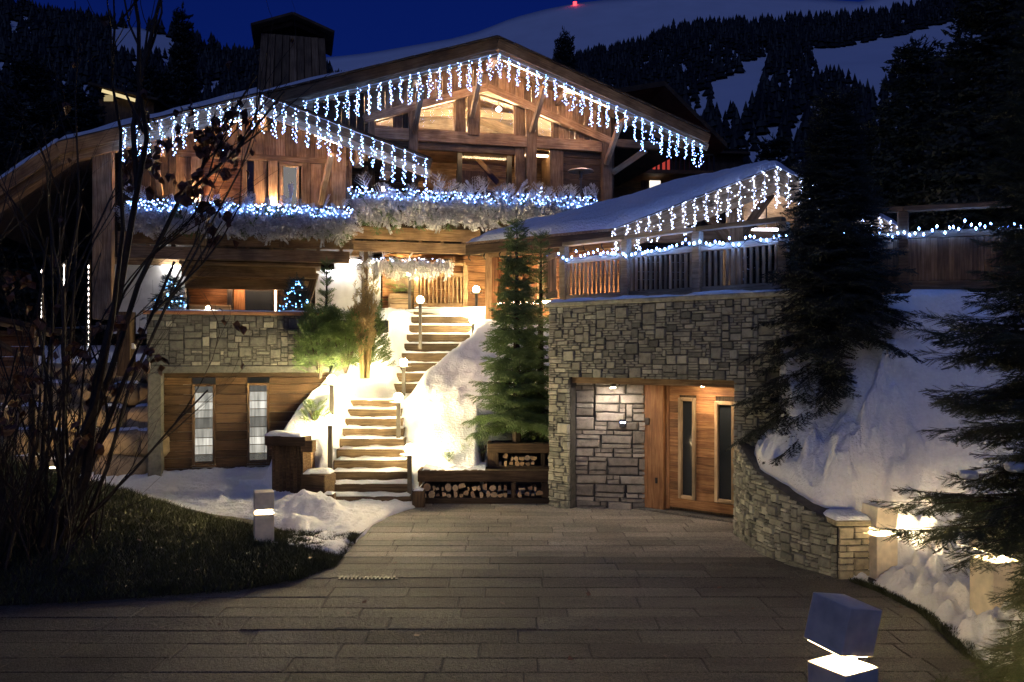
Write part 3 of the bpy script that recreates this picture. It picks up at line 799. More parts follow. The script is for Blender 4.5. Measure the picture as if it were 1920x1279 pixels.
bx = board("box_beam", (P(574, 900, 14.5).x, 14.55, .27), (P(622, 900, 14.4).x, 14.3, .27), .3, .46, WOODD, pal, c=.015)
snow_slab("snow_cap", T(P(598, 880, 14.5).x, 14.5, .49), .46, .34, .07, SNOW, bx, .03, 10, 5, 9)

# ---- firewood planters
def log_mesh(k):
    r = random.Random(50 + k); b = MB(); n = 9; L_ = .30
    split = k % 3
    prof = []
    for i in range(n):
        a = 2 * math.pi * i / n
        rad = .5 * (1 + r.uniform(-.08, .08))
        x, z = math.cos(a) * rad, math.sin(a) * rad
        if split == 1: z = max(z, -.12)
        if split == 2: z = max(z, -.2); x = min(x, .22)
        prof.append((x, z))
    v = [(x, 0, z) for x, z in prof] + [(x, L_, z) for x, z in prof]
    f = [tuple(range(n))] + [(i, n + i, n + (i + 1) % n, (i + 1) % n) for i in range(n)]
    b.add(v, f[:1], 0); bb = len(b.v); b.v += v; b.f += [tuple(i + bb for i in q) for q in f[1:]]; b.m += [1] * n
    return b.mesh("firewood_log", [BARKEND, LOGBARK])
logs = [log_mesh(k) for k in range(9)]
def planter(name, label, X0, X1, Yf, ztop, h_beam_top, z_open0, z_open1, zbot, posts, loglabel, grp, dep=.55):
    t = thing(name, label, "planter", ((X0 + X1) / 2, Yf, zbot))
    board("top_beam", (X0, Yf + .09, ztop - h_beam_top / 2), (X1, Yf + .09, ztop - h_beam_top / 2), .18, h_beam_top, WOODD, t)
    board("bottom_beam", (X0, Yf + .09, (zbot + z_open0) / 2), (X1, Yf + .09, (zbot + z_open0) / 2), .18, z_open0 - zbot, WOODD, t)
    board("back_board", (X0, Yf + dep, (zbot + ztop) / 2), (X1, Yf + dep, (zbot + ztop) / 2), .04, ztop - zbot - .01, IRON, t)
    board("end_board", (X0 + .03, Yf + .181, (zbot + ztop) / 2), (X0 + .03, Yf + dep - .021, (zbot + ztop) / 2), .06, ztop - zbot - .01, WOOD, t)
    for (a, b_) in posts: fbox("post", Frame(0, Yf, 0), a, b_, -.16, -.02, z_open0 + .001, z_open1 - .001, WOODD, t)
    cur = X0 + .05; z = z_open0
    while z < z_open1 - .05:
        x = X0 + .06 + R.uniform(0, .04); hrow = R.uniform(.085, .115)
        while x < X1 - .06:
            s = R.uniform(.07, .135)
            if not any(a - .03 < x + s / 2 < b_ + .03 for a, b_ in posts) and z + s * .5 < z_open1:
                hh = min(s * R.uniform(.8, 1.05), z_open1 - z)
                o = put(bpy.data.objects.new("firewood_log", R.choice(logs)), T(x + s / 2, Yf + R.uniform(.0, .06), z + hh / 2) @ Matrix.Rotation(R.choice([0, 3.14, 1.57, -1.57]) + R.uniform(-.35, .35), 4, 'Y') @ Matrix.Diagonal((s, 1, hh, 1)))
                tag(o, loglabel, "firewood", grp)
            x += s * .97
        z += hrow
    return t
planter("firewood_planter", "low wide timber planter with an open shelf of split firewood at drive level", -1.58, .84, 14.28, .56, .19, .10, .36, -.05,
        [(-.02, .07), (.50, .64)], "split firewood log in the lowest long timber shelf at drive level", "firewood in the lower shelf")
planter("spruce_planter", "shorter upper timber planter with a firewood shelf below the tall spruce", -.43, .86, 14.80, .96, .17, .56, .795, .50,
        [(-.43, -.23), (.50, .58)], "split firewood log in the short upper shelf below the spruce", "firewood in the upper shelf")
kind(sheet("planter_snow", 40, 8, lambda u, v: (lerp(-1.5, -.45, u), lerp(14.30, 14.9, v), .56 + .06 * v + .03 * fbm(u * 8, v * 3, 1)), SNOW), 'structure')
kind(sheet("planter_soil", 20, 6, lambda u, v: (lerp(-.42, .84, u), lerp(14.9, 15.6, v), .93 + .03 * fbm(u * 8, v * 3, 1)), SOIL), 'structure')

# ---- bollard lamps
def bollard(label, X, Y, post, s, head, rot, tilt, gap=.07, tube=None):
    t = thing("bollard_lamp", label, "bollard lamp", (X, Y, 0), "bollard lamps along the drive")
    Rz = Matrix.Rotation(rot, 4, 'Z'); B = T(X, Y, 0) @ Rz
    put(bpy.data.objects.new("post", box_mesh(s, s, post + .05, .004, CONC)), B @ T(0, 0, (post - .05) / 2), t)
    H = T(X, Y, post + gap + head / 2) @ Matrix.Rotation(tilt, 4, 'Y') @ Rz
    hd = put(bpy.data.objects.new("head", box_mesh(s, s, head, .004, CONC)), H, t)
    put(bpy.data.objects.new("light_panel", box_mesh(s * .86, s * .86, .008, .001, BOLL)), H @ T(0, 0, -head / 2 - .0045), hd)
    put(bpy.data.objects.new("base_plate", box_mesh(s * 1.2, s * 1.2, .02, .004, STEEL)), B @ T(0, 0, .012), t)
    b = MB(); b.tube([(s * .16, -s * .1, post - .001), (s * .16, -s * .1, post + gap + .04)], .028, 10); b.obj("light_tube", [tube or BTUBE], t, B)
    return t
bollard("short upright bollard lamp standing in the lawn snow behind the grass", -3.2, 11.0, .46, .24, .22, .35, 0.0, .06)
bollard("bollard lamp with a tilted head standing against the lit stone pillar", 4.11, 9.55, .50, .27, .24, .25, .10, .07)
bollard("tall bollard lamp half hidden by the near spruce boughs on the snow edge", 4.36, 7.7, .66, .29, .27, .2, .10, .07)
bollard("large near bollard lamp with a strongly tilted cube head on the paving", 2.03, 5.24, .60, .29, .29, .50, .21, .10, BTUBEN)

# ---- lamps along the stairs
gb = MB()
def globe_mesh():
    V, Fc = [], []; n, m_ = 10, 6
    for j in range(m_ + 1):
        for i in range(n):
            th, ph = math.pi * j / m_, 2 * math.pi * i / n
            V.append((.085 * math.sin(th) * math.cos(ph), .085 * math.sin(th) * math.sin(ph), .085 * math.cos(th)))
    for j in range(m_):
        for i in range(n): Fc.append((j * n + i, j * n + (i + 1) % n, (j + 1) * n + (i + 1) % n, (j + 1) * n + i))
    return mesh("globe", V, Fc, LAMP, True)
GLOBE = globe_mesh()
def stair_lamp(label, px, pyt, pyb, Y):
    top = P(px, pyt, Y); zb = P(px, pyb, Y).z
    t = thing("stair_lamp", label, "path lamp", (top.x, Y, zb), "globe lamps beside the stairs")
    b = MB(); b.box(-.035, .035, -.035, .035, -.12, top.z - zb - .08); b.obj("post", [STEEL], t, T(top.x, Y, zb))
    b = MB(); b.tube([(0, 0, top.z - zb + .083), (0, 0, top.z - zb + .098)], [.03, .012], 8); b.obj("cap", [STEEL], t, T(top.x, Y, zb))
    b = MB(); b.tube([(0, 0, top.z - zb - .105), (0, 0, top.z - zb - .09), (0, 0, top.z - zb - .083)], [.05, .17, .165], 14); b.obj("added_shade_dish", [STEEL], t, T(top.x, Y, zb))  # added plate that blocks the globe's light from the snow below
    put(bpy.data.objects.new("globe", GLOBE), T(top.x, Y, top.z), t)
stair_lamp("globe lamp on the outer side of the lowest flight, nearest the palisade", 619, 787, 885, 14.85)
stair_lamp("globe lamp just above and behind the lowest outer lamp, near the tall bush", 622, 712, 800, 16.0)
stair_lamp("globe lamp at the inner side of the first flight halfway up", 747, 745, 830, 15.7)
stair_lamp("lowest globe lamp beside the corner post above the firewood shelf", 768, 842, 918, 14.3)
stair_lamp("globe lamp at the foot of the second flight, against the outer snow", 757, 680, 748, 18.6)
stair_lamp("globe lamp on the outer side of the second flight below the gate", 788, 562, 645, 20.5)
stair_lamp("globe lamp at the top of the stairs by the crate and potted spruce", 768, 512, 590, 22.3)
stair_lamp("globe lamp at the top of the stairs on the log shed side", 893, 543, 612, 22.0)
stair_lamp("globe lamp halfway up the second flight on the spruce side", 887, 600, 668, 20.8)
# ---------------------------------------------------------------- chalets
def boards_v(parent, fr, u0, u1, w, zlo, zhi, mat, wid=(.16, .26), thick=.035):
    u = u0
    while u < u1 - .02:
        b_ = min(u + R.uniform(*wid), u1); m_ = (u + b_) / 2
        lo, hi = (zlo(m_) if callable(zlo) else zlo), (zhi(m_) if callable(zhi) else zhi)
        if hi - lo > .05: fbox("plank", fr, u + .004, b_ - .004, w - thick, w + R.uniform(-.014, .014), lo, hi, mat, parent, .005)
        u = b_
def boards_h(parent, fr, u0, u1, z0, z1, w, mat, hgt=(.14, .22), thick=.035, holes=(), longest=9):
    z = z0
    while z < z1 - .02:
        h = min(z + R.uniform(*hgt), z1)
        cuts = [u0] + [q for (a, b_, c, d) in sorted(holes) if z < d and h > c for q in (max(a, u0), min(b_, u1))] + [u1]
        for k in range(0, len(cuts), 2):
            a, b_ = cuts[k], cuts[k + 1]
            while b_ - a > .03:
                e = min(b_, a + R.uniform(.6, 1.0) * longest)
                if b_ - e < .3: e = b_
                fbox("plank", fr, a + .002, e - .003, w - thick, w + R.uniform(-.014, .014), z + .004, h - .004, mat, parent, .005)
                a = e
        z = h
def slope_slab(name, fr, u0, z0, u1, z1, wf, wb, th, mat, parent):
    """One roof plane from (u0,z0) to (u1,z1) (top face), reaching from wf back to wb."""
    b = MB()
    b.hexa([fr.p(u0, wf, z0 - th), fr.p(u1, wf, z1 - th), fr.p(u1, wb, z1 - th), fr.p(u0, wb, z0 - th), fr.p(u0, wf, z0), fr.p(u1, wf, z1), fr.p(u1, wb, z1), fr.p(u0, wb, z0)])
    return b.objc(name, [mat], fr.p((u0 + u1) / 2, wf, (z0 + z1) / 2), parent)
def roof_snow(fr, u0, z0, u1, z1, wf, wb, th, parent, seed, nu=40, nw=24, mat=SNOW):
    """Snow on a roof plane with a rounded, uneven edge."""
    V, Fc = [], []
    for j in range(nw + 1):
        for i in range(nu + 1):
            a, c = i / nu, (j / nw) ** 1.6
            u, w = lerp(u0, u1, a), lerp(wf, wb, c)
            eu = min(a, 1 - a) * abs(u1 - u0); ew = min(c, 1 - c) * abs(wf - wb)
            k = clamp(min(eu, ew) / (th * 1.3)); k = math.sqrt(max(0, 1 - (1 - k) ** 2))
            t = th * (.15 + .85 * k) * (1 + .35 * fbm(u * .9 + seed, w * .9, seed, 3))
            V.append(fr.p(u, w + .05 * ns(u * 2.3, seed) * (1 - k), lerp(z0, z1, a) + t))
    Fc = [(j * (nu + 1) + i, j * (nu + 1) + i + 1, (j + 1) * (nu + 1) + i + 1, (j + 1) * (nu + 1) + i) for j in range(nw) for i in range(nu)]
    n0 = len(V); ring = list(range(nu + 1)) + [j * (nu + 1) + nu for j in range(1, nw + 1)] + [nw * (nu + 1) + i for i in range(nu - 1, -1, -1)] + [j * (nu + 1) for j in range(nw - 1, 0, -1)]
    for r_ in ring:
        j, i = divmod(r_, nu + 1); a, c = i / nu, (j / nw) ** 1.6
        V.append(fr.p(lerp(u0, u1, a), lerp(wf, wb, c), lerp(z0, z1, a) + .002))
    for k in range(len(ring)): Fc.append((ring[k], n0 + k, n0 + (k + 1) % len(ring), ring[(k + 1) % len(ring)]))
    return put(bpy.data.objects.new("snow_cap", mesh("snow_cap", V, Fc, mat, True)), None, parent)

# ================================================================ main chalet
FM = Frame(-.375, 24.0, 14.0)
main = thing("chalet", "large timber chalet with wide snowy gable roof and lit upper windows", "chalet", FM.p(0, 0, 3.6))
MR, MZ, ML_, MRr = -.36, 10.90, .327, .352           # ridge u, ridge z (top), slopes
def mroof(u): return MZ - (ML_ * (MR - u) if u < MR else MRr * (u - MR))
uLm, uRm, wv, wbk = -7.4, 5.75, 1.4, -11.0
TH = .16
for (a, b_) in ((uLm, MR), (MR, uRm)):
    slope_slab("roof", FM, a, mroof(a), b_, mroof(b_), wv, wbk, TH, WOODD, main)
roof_snow(FM, uLm, mroof(uLm), MR, MZ, wv - .03, wbk, .17, main, 3.0, 70, 20)
roof_snow(FM, MR, MZ, uRm, mroof(uRm), wv - .10, wbk, .035, main, 5.0, 70, 20)
# verge: shingle edge pieces, outer bargeboard, inner bargeboard
for (a, b_) in ((uLm, MR), (MR, uRm)):
    n = int(abs(b_ - a) / .42)
    for i in range(n):
        p0, p1 = lerp(a, b_, i / n), lerp(a, b_, (i + 1) / n)
        board("shingle", FM.p(p0 + .004, wv - .02 + R.uniform(-.01, .01), mroof(p0) + .0), FM.p(p1 - .004, wv - .02 + R.uniform(-.01, .01), mroof(p1) + .0), .22, .035 + R.uniform(0, .014), WOODD, main, c=.004)
    nrm = -1
    q = lambda u, dz, w: FM.p(u, w, mroof(u) + dz)
    e0, e1 = (a, b_ + (0 if b_ == MR else 0))
    board("bargeboard", q(a, -.185, wv + .03), q(b_, -.185, wv + .03), .05, .27, WOODG, main)
    board("inner_bargeboard", q(a + .02, -.41, wv - .06), q(b_, -.41, wv - .06), .05, .20, WOOD, main)
# soffit planks under the overhang, running along the slope
for (a, b_) in ((uLm, MR), (MR, uRm)):
    for k in range(7):
        w0 = .04 + k * .185
        board("soffit_plank", FM.p(a + .05, w0 + .09, mroof(a + .05) - TH - .03), FM.p(b_ - .01, w0 + .09, mroof(b_ - .01) - TH - .03), .18, .03, WOOD, main, up=(0, 0, 1))
# ridge beam and purlins poking out under the overhang, with braces
for u, dz, L_ in ((MR, -.42, 1.2), (-2.45, -.42, 1.15), (1.75, -.42, 1.15), (3.55, -.42, 1.2), (-5.2, -.42, 1.1)):
    z = mroof(u) + dz
    board("purlin", FM.p(u, -.3, z), FM.p(u, L_, z), .20, .24, WOOD, main)
def hitM(px, py, w=0.0): return FM.hit(px, py, w)
# rafters framing the glazing, parallel to the roof
RO = .95
for (a, b_) in ((-3.75, MR + .0), (MR - .0, 3.35)):
    board("rafter", FM.p(a, .06, mroof(a) - RO), FM.p(b_, .06, mroof(b_) - RO), .2, .22, WOOD, main)
# boards of the gable above the rafters
boards_v(main, FM, -3.6, 3.35, .0, lambda u: mroof(u) - RO + .06, lambda u: mroof(u) - TH - .02, WOOD, (.17, .27))
fbox("gable_back", FM, -.3, -.28, -.2, -.1, 9.9, 10.4, WOODD, main)
# posts: (px left, px right, z bottom)
zb0 = 6.0
posts = [(690, 702, zb0), (766, 783, zb0), (853, 872, 8.6), (876, 896, 8.6), (966, 984, zb0), (986, 1004, zb0), (1127, 1145, zb0)]
pu = []
for (a, b_, z0) in posts:
    u0, _ = hitM(a, 250); u1, _ = hitM(b_, 250); pu.append((u0, u1))
    w1 = .14 if a not in (853, 966) else .04
    fbox("post", FM, u0, u1, -.08, w1, z0, mroof((u0 + u1) / 2) - RO - .06, WOOD if a != 1127 else WOODG, main)
# horizontal beams between the glazing and the loggia
zm1 = hitM(880, 250)[1]; zm0 = hitM(880, 271)[1]
fbox("cross_beam", FM, pu[0][0], pu[6][0] - .005, -.07, .10, zm0, zm1, WOOD, main)
zm2 = hitM(880, 286)[1]
fbox("lower_beam", FM, pu[1][1] + .004, pu[4][1], -.10, .03, zm2, zm0 - .004, WOODG, main)
# upper windows: glass + frame; the small one at each end, boards between the rest
ups = [(703, 740, 206), (783, 853, 182), (897, 966, 182), (1005, 1036, 222)]
for k, (a, b_, pt) in enumerate(ups):
    u0, _ = hitM(a, 230, -.02); u1, _ = hitM(b_, 230, -.02); z0 = zm1 + .03
    top = lambda u: mroof(u) - RO - .10
    m_ = (u0 + u1) / 2
    f = put(bpy.data.objects.new("window", mesh("window", [FM.p(u0, -.03, z0), FM.p(u1, -.03, z0), FM.p(u1, -.03, top(u1)), FM.p(u0, -.03, top(u0))], [(0, 1, 2, 3)], CLEAR)), None, main)
    fw = .05
    fbox("frame", FM, u0, u0 + fw, -.05, .0, z0 - .02, top(u0), WOOD, f); fbox("frame", FM, u1 - fw, u1, -.05, .0, z0 - .02, top(u1), WOOD, f)
    fbox("frame", FM, u0 + fw, u1 - fw, -.05, -.002, z0 - .03, z0 + .03, WOOD, f)
    board("frame", FM.p(u0 + fw, -.026, top(u0 + fw) - .02), FM.p(u1 - fw, -.026, top(u1 - fw) - .02), .045, .06, WOOD, f)
boards_v(main, FM, hitM(740, 230)[0], hitM(766, 230)[0], .0, zm1 - .02, lambda u: mroof(u) - RO - .05, WOODD)
boards_v(main, FM, hitM(1037, 230)[0], hitM(1127, 230)[0], .0, zm1 - .02, lambda u: mroof(u) - RO - .05, WOOD, (.13, .2))
# knee braces from the posts up to the purlins
for (u, dirn) in ((pu[1][0] + .13, .30), (pu[5][0] + .13, .35), (pu[3][0] + .1, .2), (pu[6][0] + .1, .3)):
    zt = mroof(u) - .62; board("brace", FM.p(u, .15, zt - 1.05), FM.p(u + dirn * .4, 1.0, zt - .02), .13, .15, WOOD, main)
board("outer_brace", FM.p(3.35, .05, 7.75), FM.p(4.35, .2, 8.45), .14, .17, WOODG, main)
board("eave_beam", FM.p(3.3, .1, 8.62), FM.p(4.75, .2, 8.60), .2, .22, WOODG, main)
# left wall of the gable (dark, half behind the small chalet), right wall boards
boards_h(main, FM, -6.0, pu[0][0] - .002, 6.2, 8.55, .0, WOODD)
boards_v(main, FM, -6.0, -3.62, .0, 8.5, lambda u: mroof(u) - TH - .02, WOODD)
boards_h(main, FM, pu[0][1], pu[1][0], 6.2, zm0 - .003, -.02, WOODD)
uq = hitM(1056, 320)[0]
boards_h(main, FM, uq, pu[6][0] - .003, 6.0, zm0 - .003, -.02, WOODD, (.16, .22))
fbox("loggia_jamb", FM, hitM(1031, 320)[0], uq - .003, -.9, .03, 6.0, zm0 - .005, WOOD, main)
fbox("loggia_jamb", FM, hitM(1004, 320)[0] - .45, hitM(1004, 320)[0] - .24, -.5, -.09, 6.0, zm2 - .004, WOOD, main)
# loggia: back wall, floor, ceiling, dark window posts, brace
boards_h(main, FM, pu[1][1] - .5, uq + .3, 6.0, 8.5, -1.9, WOOD, (.17, .25), .04)
fbox("loggia_ceiling", FM, -3.4, 3.2, -1.95, -.11, zm2 + .10, zm2 + .15, WOOD, main)
fbox("loggia_floor", FM, -3.6, 3.35, -1.95, 1.75, 5.86, 5.98, WOODD, main)
for a, b_ in ((864, 873), (959, 968)):
    fbox("window_post", FM, hitM(a, 320)[0], hitM(b_, 320)[0], -.62, -.5, 6.0, zm2 + .1, IRON, main)
fbox("sliding_window", FM, hitM(873, 320)[0], hitM(959, 320)[0], -.57, -.56, 6.0, zm2 + .1, CLEAR, main, 0)
fbox("dark_panel", FM, hitM(873, 320)[0], hitM(935, 320)[0], -1.5, -1.46, 6.0, 7.95, WOODD, main)
board("brace", FM.p(hitM(900, 290)[0], -.8, 8.25), FM.p(hitM(945, 335)[0], -.8, 7.5), .12, .14, WOODG, main)
fbox("added_loggia_strip", FM, -2.1, .9, -.27, -.19, zm2 + .055, zm2 + .098, WARMS, main, .004)  # strips added out of sight behind the beam to light the loggia
fbox("added_loggia_strip", FM, 1.15, 1.6, -.27, -.19, zm2 + .055, zm2 + .098, WARMS, main, .004)
# room behind the upper glazing, uplighters standing on its sill beam
fbox("attic_back", FM, -4.2, 3.4, -5.1, -5.0, 8.3, 11, PALEW, main, 0)
fbox("attic_floor", FM, -4.2, 3.4, -5.0, -.09, zm2 + .16, zm2 + .21, WOODD, main, 0)
for k, (a, b_) in enumerate(((-4.3, MR), (MR, 3.5))):
    for i in range(10):
        w0 = -.12 - i * .48
        board("ceiling_plank", FM.p(a, w0 - .24, mroof(a) - TH - .12), FM.p(b_, w0 - .24, mroof(b_) - TH - .12), .47, .03, PALEW, main)
for u in (-3.3, -2.1, -1.3, .2, .9, 2.0):
    fbox("uplighter", FM, u - .16, u + .16, -.62, -.46, zm1 + .0, zm1 + .06, UPL, main, .005)
for u in (-2.7, 1.5): board("attic_truss", FM.p(u, -2.2, mroof(u) - .45), FM.p(MR, -2.2, zm1 + 1.2), .2, .2, WOOD, main)
for w in (-3.9,): board("attic_tie", FM.p(-3.2, w, 9.15), FM.p(2.4, w, 9.15), .16, .2, WOOD, main)
lm = MB(); c0 = FM.p(hitM(935, 205, -1.0)[0], -1.0, hitM(935, 205, -1.0)[1]); lm.octa((0, 0, 0), .09); lm.obj("ceiling_lamp", [COOL], main, T(c0))
board("lamp_cord", c0 + Vector((0, 0, .09)), c0 + Vector((0, 0, 1.1)), .012, .012, IRON, main)
# warm strips under the verge on the tree side, and a short one by the ridge
for (p0, p1) in (((1008, 122), (1020, 127)), ((945, 107), (1017, 143)), ((1052, 158), (1143, 203)), ((846, 127), (920, 109))):
    a, z0 = hitM(*p0, 1.2); b_, z1 = hitM(*p1, 1.2)
    if b_ - a > .2: board("light_strip", FM.p(a, 1.2, mroof(a) - .44), FM.p(b_, 1.2, mroof(b_) - .44), .05, .05, glow("verge_strip", (1.0, .62, .34), 16), main)
# body of the house
fbox("side_wall", FM, -6.1, -6.0, -10, .0, 3.0, mroof(-6.0) - TH - .03, WOODD, main, 0)
fbox("side_wall", FM, 3.36, 3.46, -10, -.02, 3.0, mroof(3.46) - TH - .03, WOODD, main, 0)
fbox("back_wall", FM, -6.0, 3.36, -10, -9.9, 3.0, 8.8, WOODD, main, 0)
# ground floor under the balcony: entrance wall with warm planks
boards_h(main, FM, -3.3, -.4, 3.6, 5.2, .55, WOODR, (.16, .24), .05, holes=[(-2.95, -2.25, 3.6, 4.75)])
fbox("entry_door", FM, -2.95, -2.25, .40, .45, 3.6, 4.75, WOODD, main)
fbox("plaster_wall", FM, -4.55, -3.35, .4, .6, 3.2, 5.0, PLASTER, main, 0)
fbox("stone_wall", FM, -.38, .9, .4, .6, 3.2, 5.0, PLASTER, main, 0)
fbox("entry_lamp", FM, -4.4, -3.5, .72, .80, 4.90, 4.94, COOL, main, .004)
# balcony: fascia beams with a slotted gap, floor, rail
uB0, uB1, wB = -4.28, 2.35, 1.8
z0 = 5.09
fbox("fascia_beam", FM, uB0 + .1, -.9, wB - .12, wB, z0, z0 + .26, WOODG, main)
fbox("fascia_beam", FM, uB0 + .1, -.9, wB - .12, wB, z0 + .31, z0 + .62, WOODG, main)
u = uB0 + .1
while u < -1.0:
    fbox("spacer", FM, u, u + .09, wB - .11, wB - .01, z0 + .262, z0 + .308, WOODG, main); u += .56
fbox("balcony_floor", FM, uB0, uB1, .0, wB - .13, z0 + .12, z0 + .26, WOODD, main)
fbox("balcony_panel", FM, uB0, uB1, wB - .09, wB - .05, z0 + .63, 6.52, WOODD, main)
fbox("handrail", FM, uB0 - .03, uB1, wB - .13, wB + .02, 6.53, 6.60, WOODG, main)
fbox("balcony_post", FM, uB0 - .03, uB0 + .12, wB - .12, wB + .03, z0 - .1, 6.52, WOODD, main)
fbox("corner_beam", FM, uB0 - .14, uB0 + .3, wB - .9, wB - .14, z0 - .12, z0 + .12, WOODG, main)
# chimney with its little roof
FCh = Frame(P(550, 100, 29).x, 29, 14)
cb = MB(); zt = 13.05; hw0, hw1 = 1.28, 1.02
cb.hexa([FCh.p(-hw0, .9, 8.9), FCh.p(hw0, .9, 8.9), FCh.p(hw0, -.9, 8.9), FCh.p(-hw0, -.9, 8.9), FCh.p(-hw1, .8, zt), FCh.p(hw1, .8, zt), FCh.p(hw1, -.8, zt), FCh.p(-hw1, -.8, zt)])
ch = cb.objc("chimney", [WOODD], FCh.p(0, 0, 8.9), main)
for i in range(9):
    t = (i + .5) / 9
    board("chimney_board", FCh.p(lerp(-hw0, hw0, t), .93, 8.95), FCh.p(lerp(-hw1, hw1, t), .83, zt - .02), .03, .23, WOODG, ch, up=(1, 0, 0))
for s in (-1, 1):
    board("chimney_roof", FCh.p(s * 1.32, 0, zt + .12), FCh.p(0, 0, zt + .62), 2.3, .09, WOODD, ch)
    board("chimney_gable", FCh.p(s * 1.0, .7, zt + .1), FCh.p(0, .7, zt + .45), .1, .14, WOODD, ch)
    board("chimney_leg", FCh.p(s * .9, .6, zt), FCh.p(s * .9, .6, zt + .2), .14, .14, WOODD, ch)
    board("chimney_leg", FCh.p(s * .9, -.6, zt), FCh.p(s * .9, -.6, zt + .2), .14, .14, WOODD, ch)

# ================================================================ small chalet (wing)
FW = Frame(-6.17, 21.0, 14.0)
wing = thing("annex_chalet", "smaller gabled timber chalet with balcony above the stone terrace block", "chalet", FW.p(0, 0, 3.3))
WZ, WR, WS = 8.56, .05, .328
uK, zK = -4.19, 7.17                                  # where the roof bends down more steeply
def wroof(u):
    if u < uK: return WZ - WS * (WR - uK) - .79 * (uK - u)
    return WZ - WS * abs(u - WR)
uWl, uWr, wW, wWb = -6.2, 4.0, 1.4, -6.5
hv = lambda px, py, w=0.0: FW.hit(px, py, w)
for (a, b_) in ((uWl, uK), (uK, WR), (WR, uWr)):
    slope_slab("roof", FW, a, wroof(a), b_, wroof(b_), wW, wWb, .15, WOODD, wing)
    board("bargeboard", FW.p(a, wW + .03, wroof(a) - .18), FW.p(b_, wW + .03, wroof(b_) - .18), .05, .27, WOODG, wing)
    board("inner_bargeboard", FW.p(a + .02, wW - .06, wroof(a + .02) - .41), FW.p(b_, wW - .06, wroof(b_) - .41), .05, .2, WOOD, wing)
    for k in range(7):
        w0 = .03 + k * .185
        board("soffit_plank", FW.p(a, w0 + .09, wroof(a) - .18), FW.p(b_, w0 + .09, wroof(b_) - .18), .18, .03, WOOD, wing)
    roof_snow(FW, a, wroof(a), b_, wroof(b_), wW - (.02 if b_ <= WR else .12), wWb, .17 if b_ <= WR else .04, wing, 7 + a, 40, 16)
for u in (WR, -2.3, 2.35): board("purlin", FW.p(u, -.2, wroof(u) - .44), FW.p(u, 1.2, wroof(u) - .44), .2, .22, WOOD, wing)
board("eave_purlin", FW.p(3.0, .0, wroof(3.0) - .55), FW.p(3.0, 1.15, wroof(3.0) - .55), .22, .24, WOODD, wing)
zl1 = hv(440, 288)[1]; zl0 = hv(440, 299)[1]
boards_v(wing, FW, -3.0, 2.6, .0, zl1 - .01, lambda u: wroof(u) - .17, WOOD, (.18, .30))
fbox("lintel", FW, -2.0, 2.1, -.12, .05, zl0, zl1, WOOD, wing)
BZ = 5.25                                              # balcony floor
def W_u(px, py=330): return hv(px, py)[0]
fbox("corner_post", FW, hv(176, 300, .9)[0], hv(212, 300, .9)[0], .70, 1.05, 3.3, wroof(-3.3) - .3, WOOD, wing)
boards_v(wing, FW, -3.2, W_u(330), .0, BZ, zl1, WOODD)
fbox("wall_panel", FW, W_u(330), W_u(358), -.10, -.04, BZ, zl0, WOODG, wing, 0)
for a, b_, w1 in ((359, 379, .10), (503, 521, .10), (455, 463, .05), (476, 500, .02), (565, 583, .06)):
    fbox("post", FW, W_u(a), W_u(b_), -.1, w1, BZ, zl0 - .002, WOOD, wing)
boards_h(wing, FW, W_u(380), W_u(455), BZ, zl0, -.03, WOODR)
fbox("low_panel", FW, W_u(383), W_u(402), -.028, -.005, BZ, hv(390, 340)[1], WOODR, wing)
fbox("window_pane", FW, W_u(463), W_u(476), -.08, -.07, BZ, zl0, DARKG, wing, 0)
win = fbox("window", FW, W_u(523), W_u(531), -.06, .03, BZ, zl0, WOOD, wing)
sheet("curtain", 24, 1, lambda a, b_: FW.p(lerp(W_u(531), W_u(556), a), -.09 + .02 * math.sin(a * 40), lerp(BZ, zl0 - .03, b_)), glow("net_curtain", (.95, .90, .84), .055), win)
fbox("frame_side", FW, W_u(556), W_u(561), -.06, .03, BZ, zl0, PALEW, win)
fbox("pane", FW, W_u(531), W_u(556), -.055, -.05, BZ, zl0, CLEAR, win, 0)
fbox("room_wall", FW, -3.2, 3.0, -1.6, -1.5, 3.3, 7.2, WOODD, wing, 0)
fbox("frame_head", FW, W_u(523), W_u(583), -.1, .055, zl0 - .10, zl0 - .003, WOOD, wing)
boards_v(wing, FW, W_u(583), W_u(660), -.01, BZ, zl1, WOOD, (.18, .26))
fbox("post", FW, W_u(622), W_u(648), .02, .22, BZ, wroof(2.0) - .4, WOOD, wing)
board("brace", FW.p(W_u(600), .12, 6.25), FW.p(W_u(618), 1.0, 7.3), .12, .15, WOOD, wing)
board("brace", FW.p(-2.3, .1, 6.3), FW.p(-2.3, 1.0, 7.15), .12, .15, WOOD, wing)
# uplighters at the feet of two posts
for a in (369, 512):
    u_ = W_u(a); q = FW.p(u_, .17, 6.13)
    t = thing("post_uplight", "small uplight at the foot of the " + ("outer balcony post behind the bare branches" if a == 369 else "balcony post beside the curtained window"), "uplight", q, "uplights on the balcony posts")
    fbox("housing", FW, u_ - .07, u_ + .07, .105, .23, 6.10, 6.17, STEEL, t); fbox("bulb", FW, u_ - .045, u_ + .045, .12, .21, 6.171, 6.178, glow("uplight_bulb", (1.0, .62, .34), 420), t, 0)
    fbox("bracket", FW, u_ - .02, u_ + .02, .13, .2, BZ, 6.10, STEEL, t)
# warm strips under this verge
for (p0, p1) in (((590, 258), (640, 275)), ((436, 213), (458, 209)), ((482, 205), (497, 208))):
    a = hv(*p0, 1.2)[0]; b_ = hv(*p1, 1.2)[0]
    board("light_strip", FW.p(a, 1.2, wroof(a) - .47), FW.p(b_, 1.2, wroof(b_) - .47), .05, .04, glow("verge_strip", (1.0, .62, .34), 14), wing)
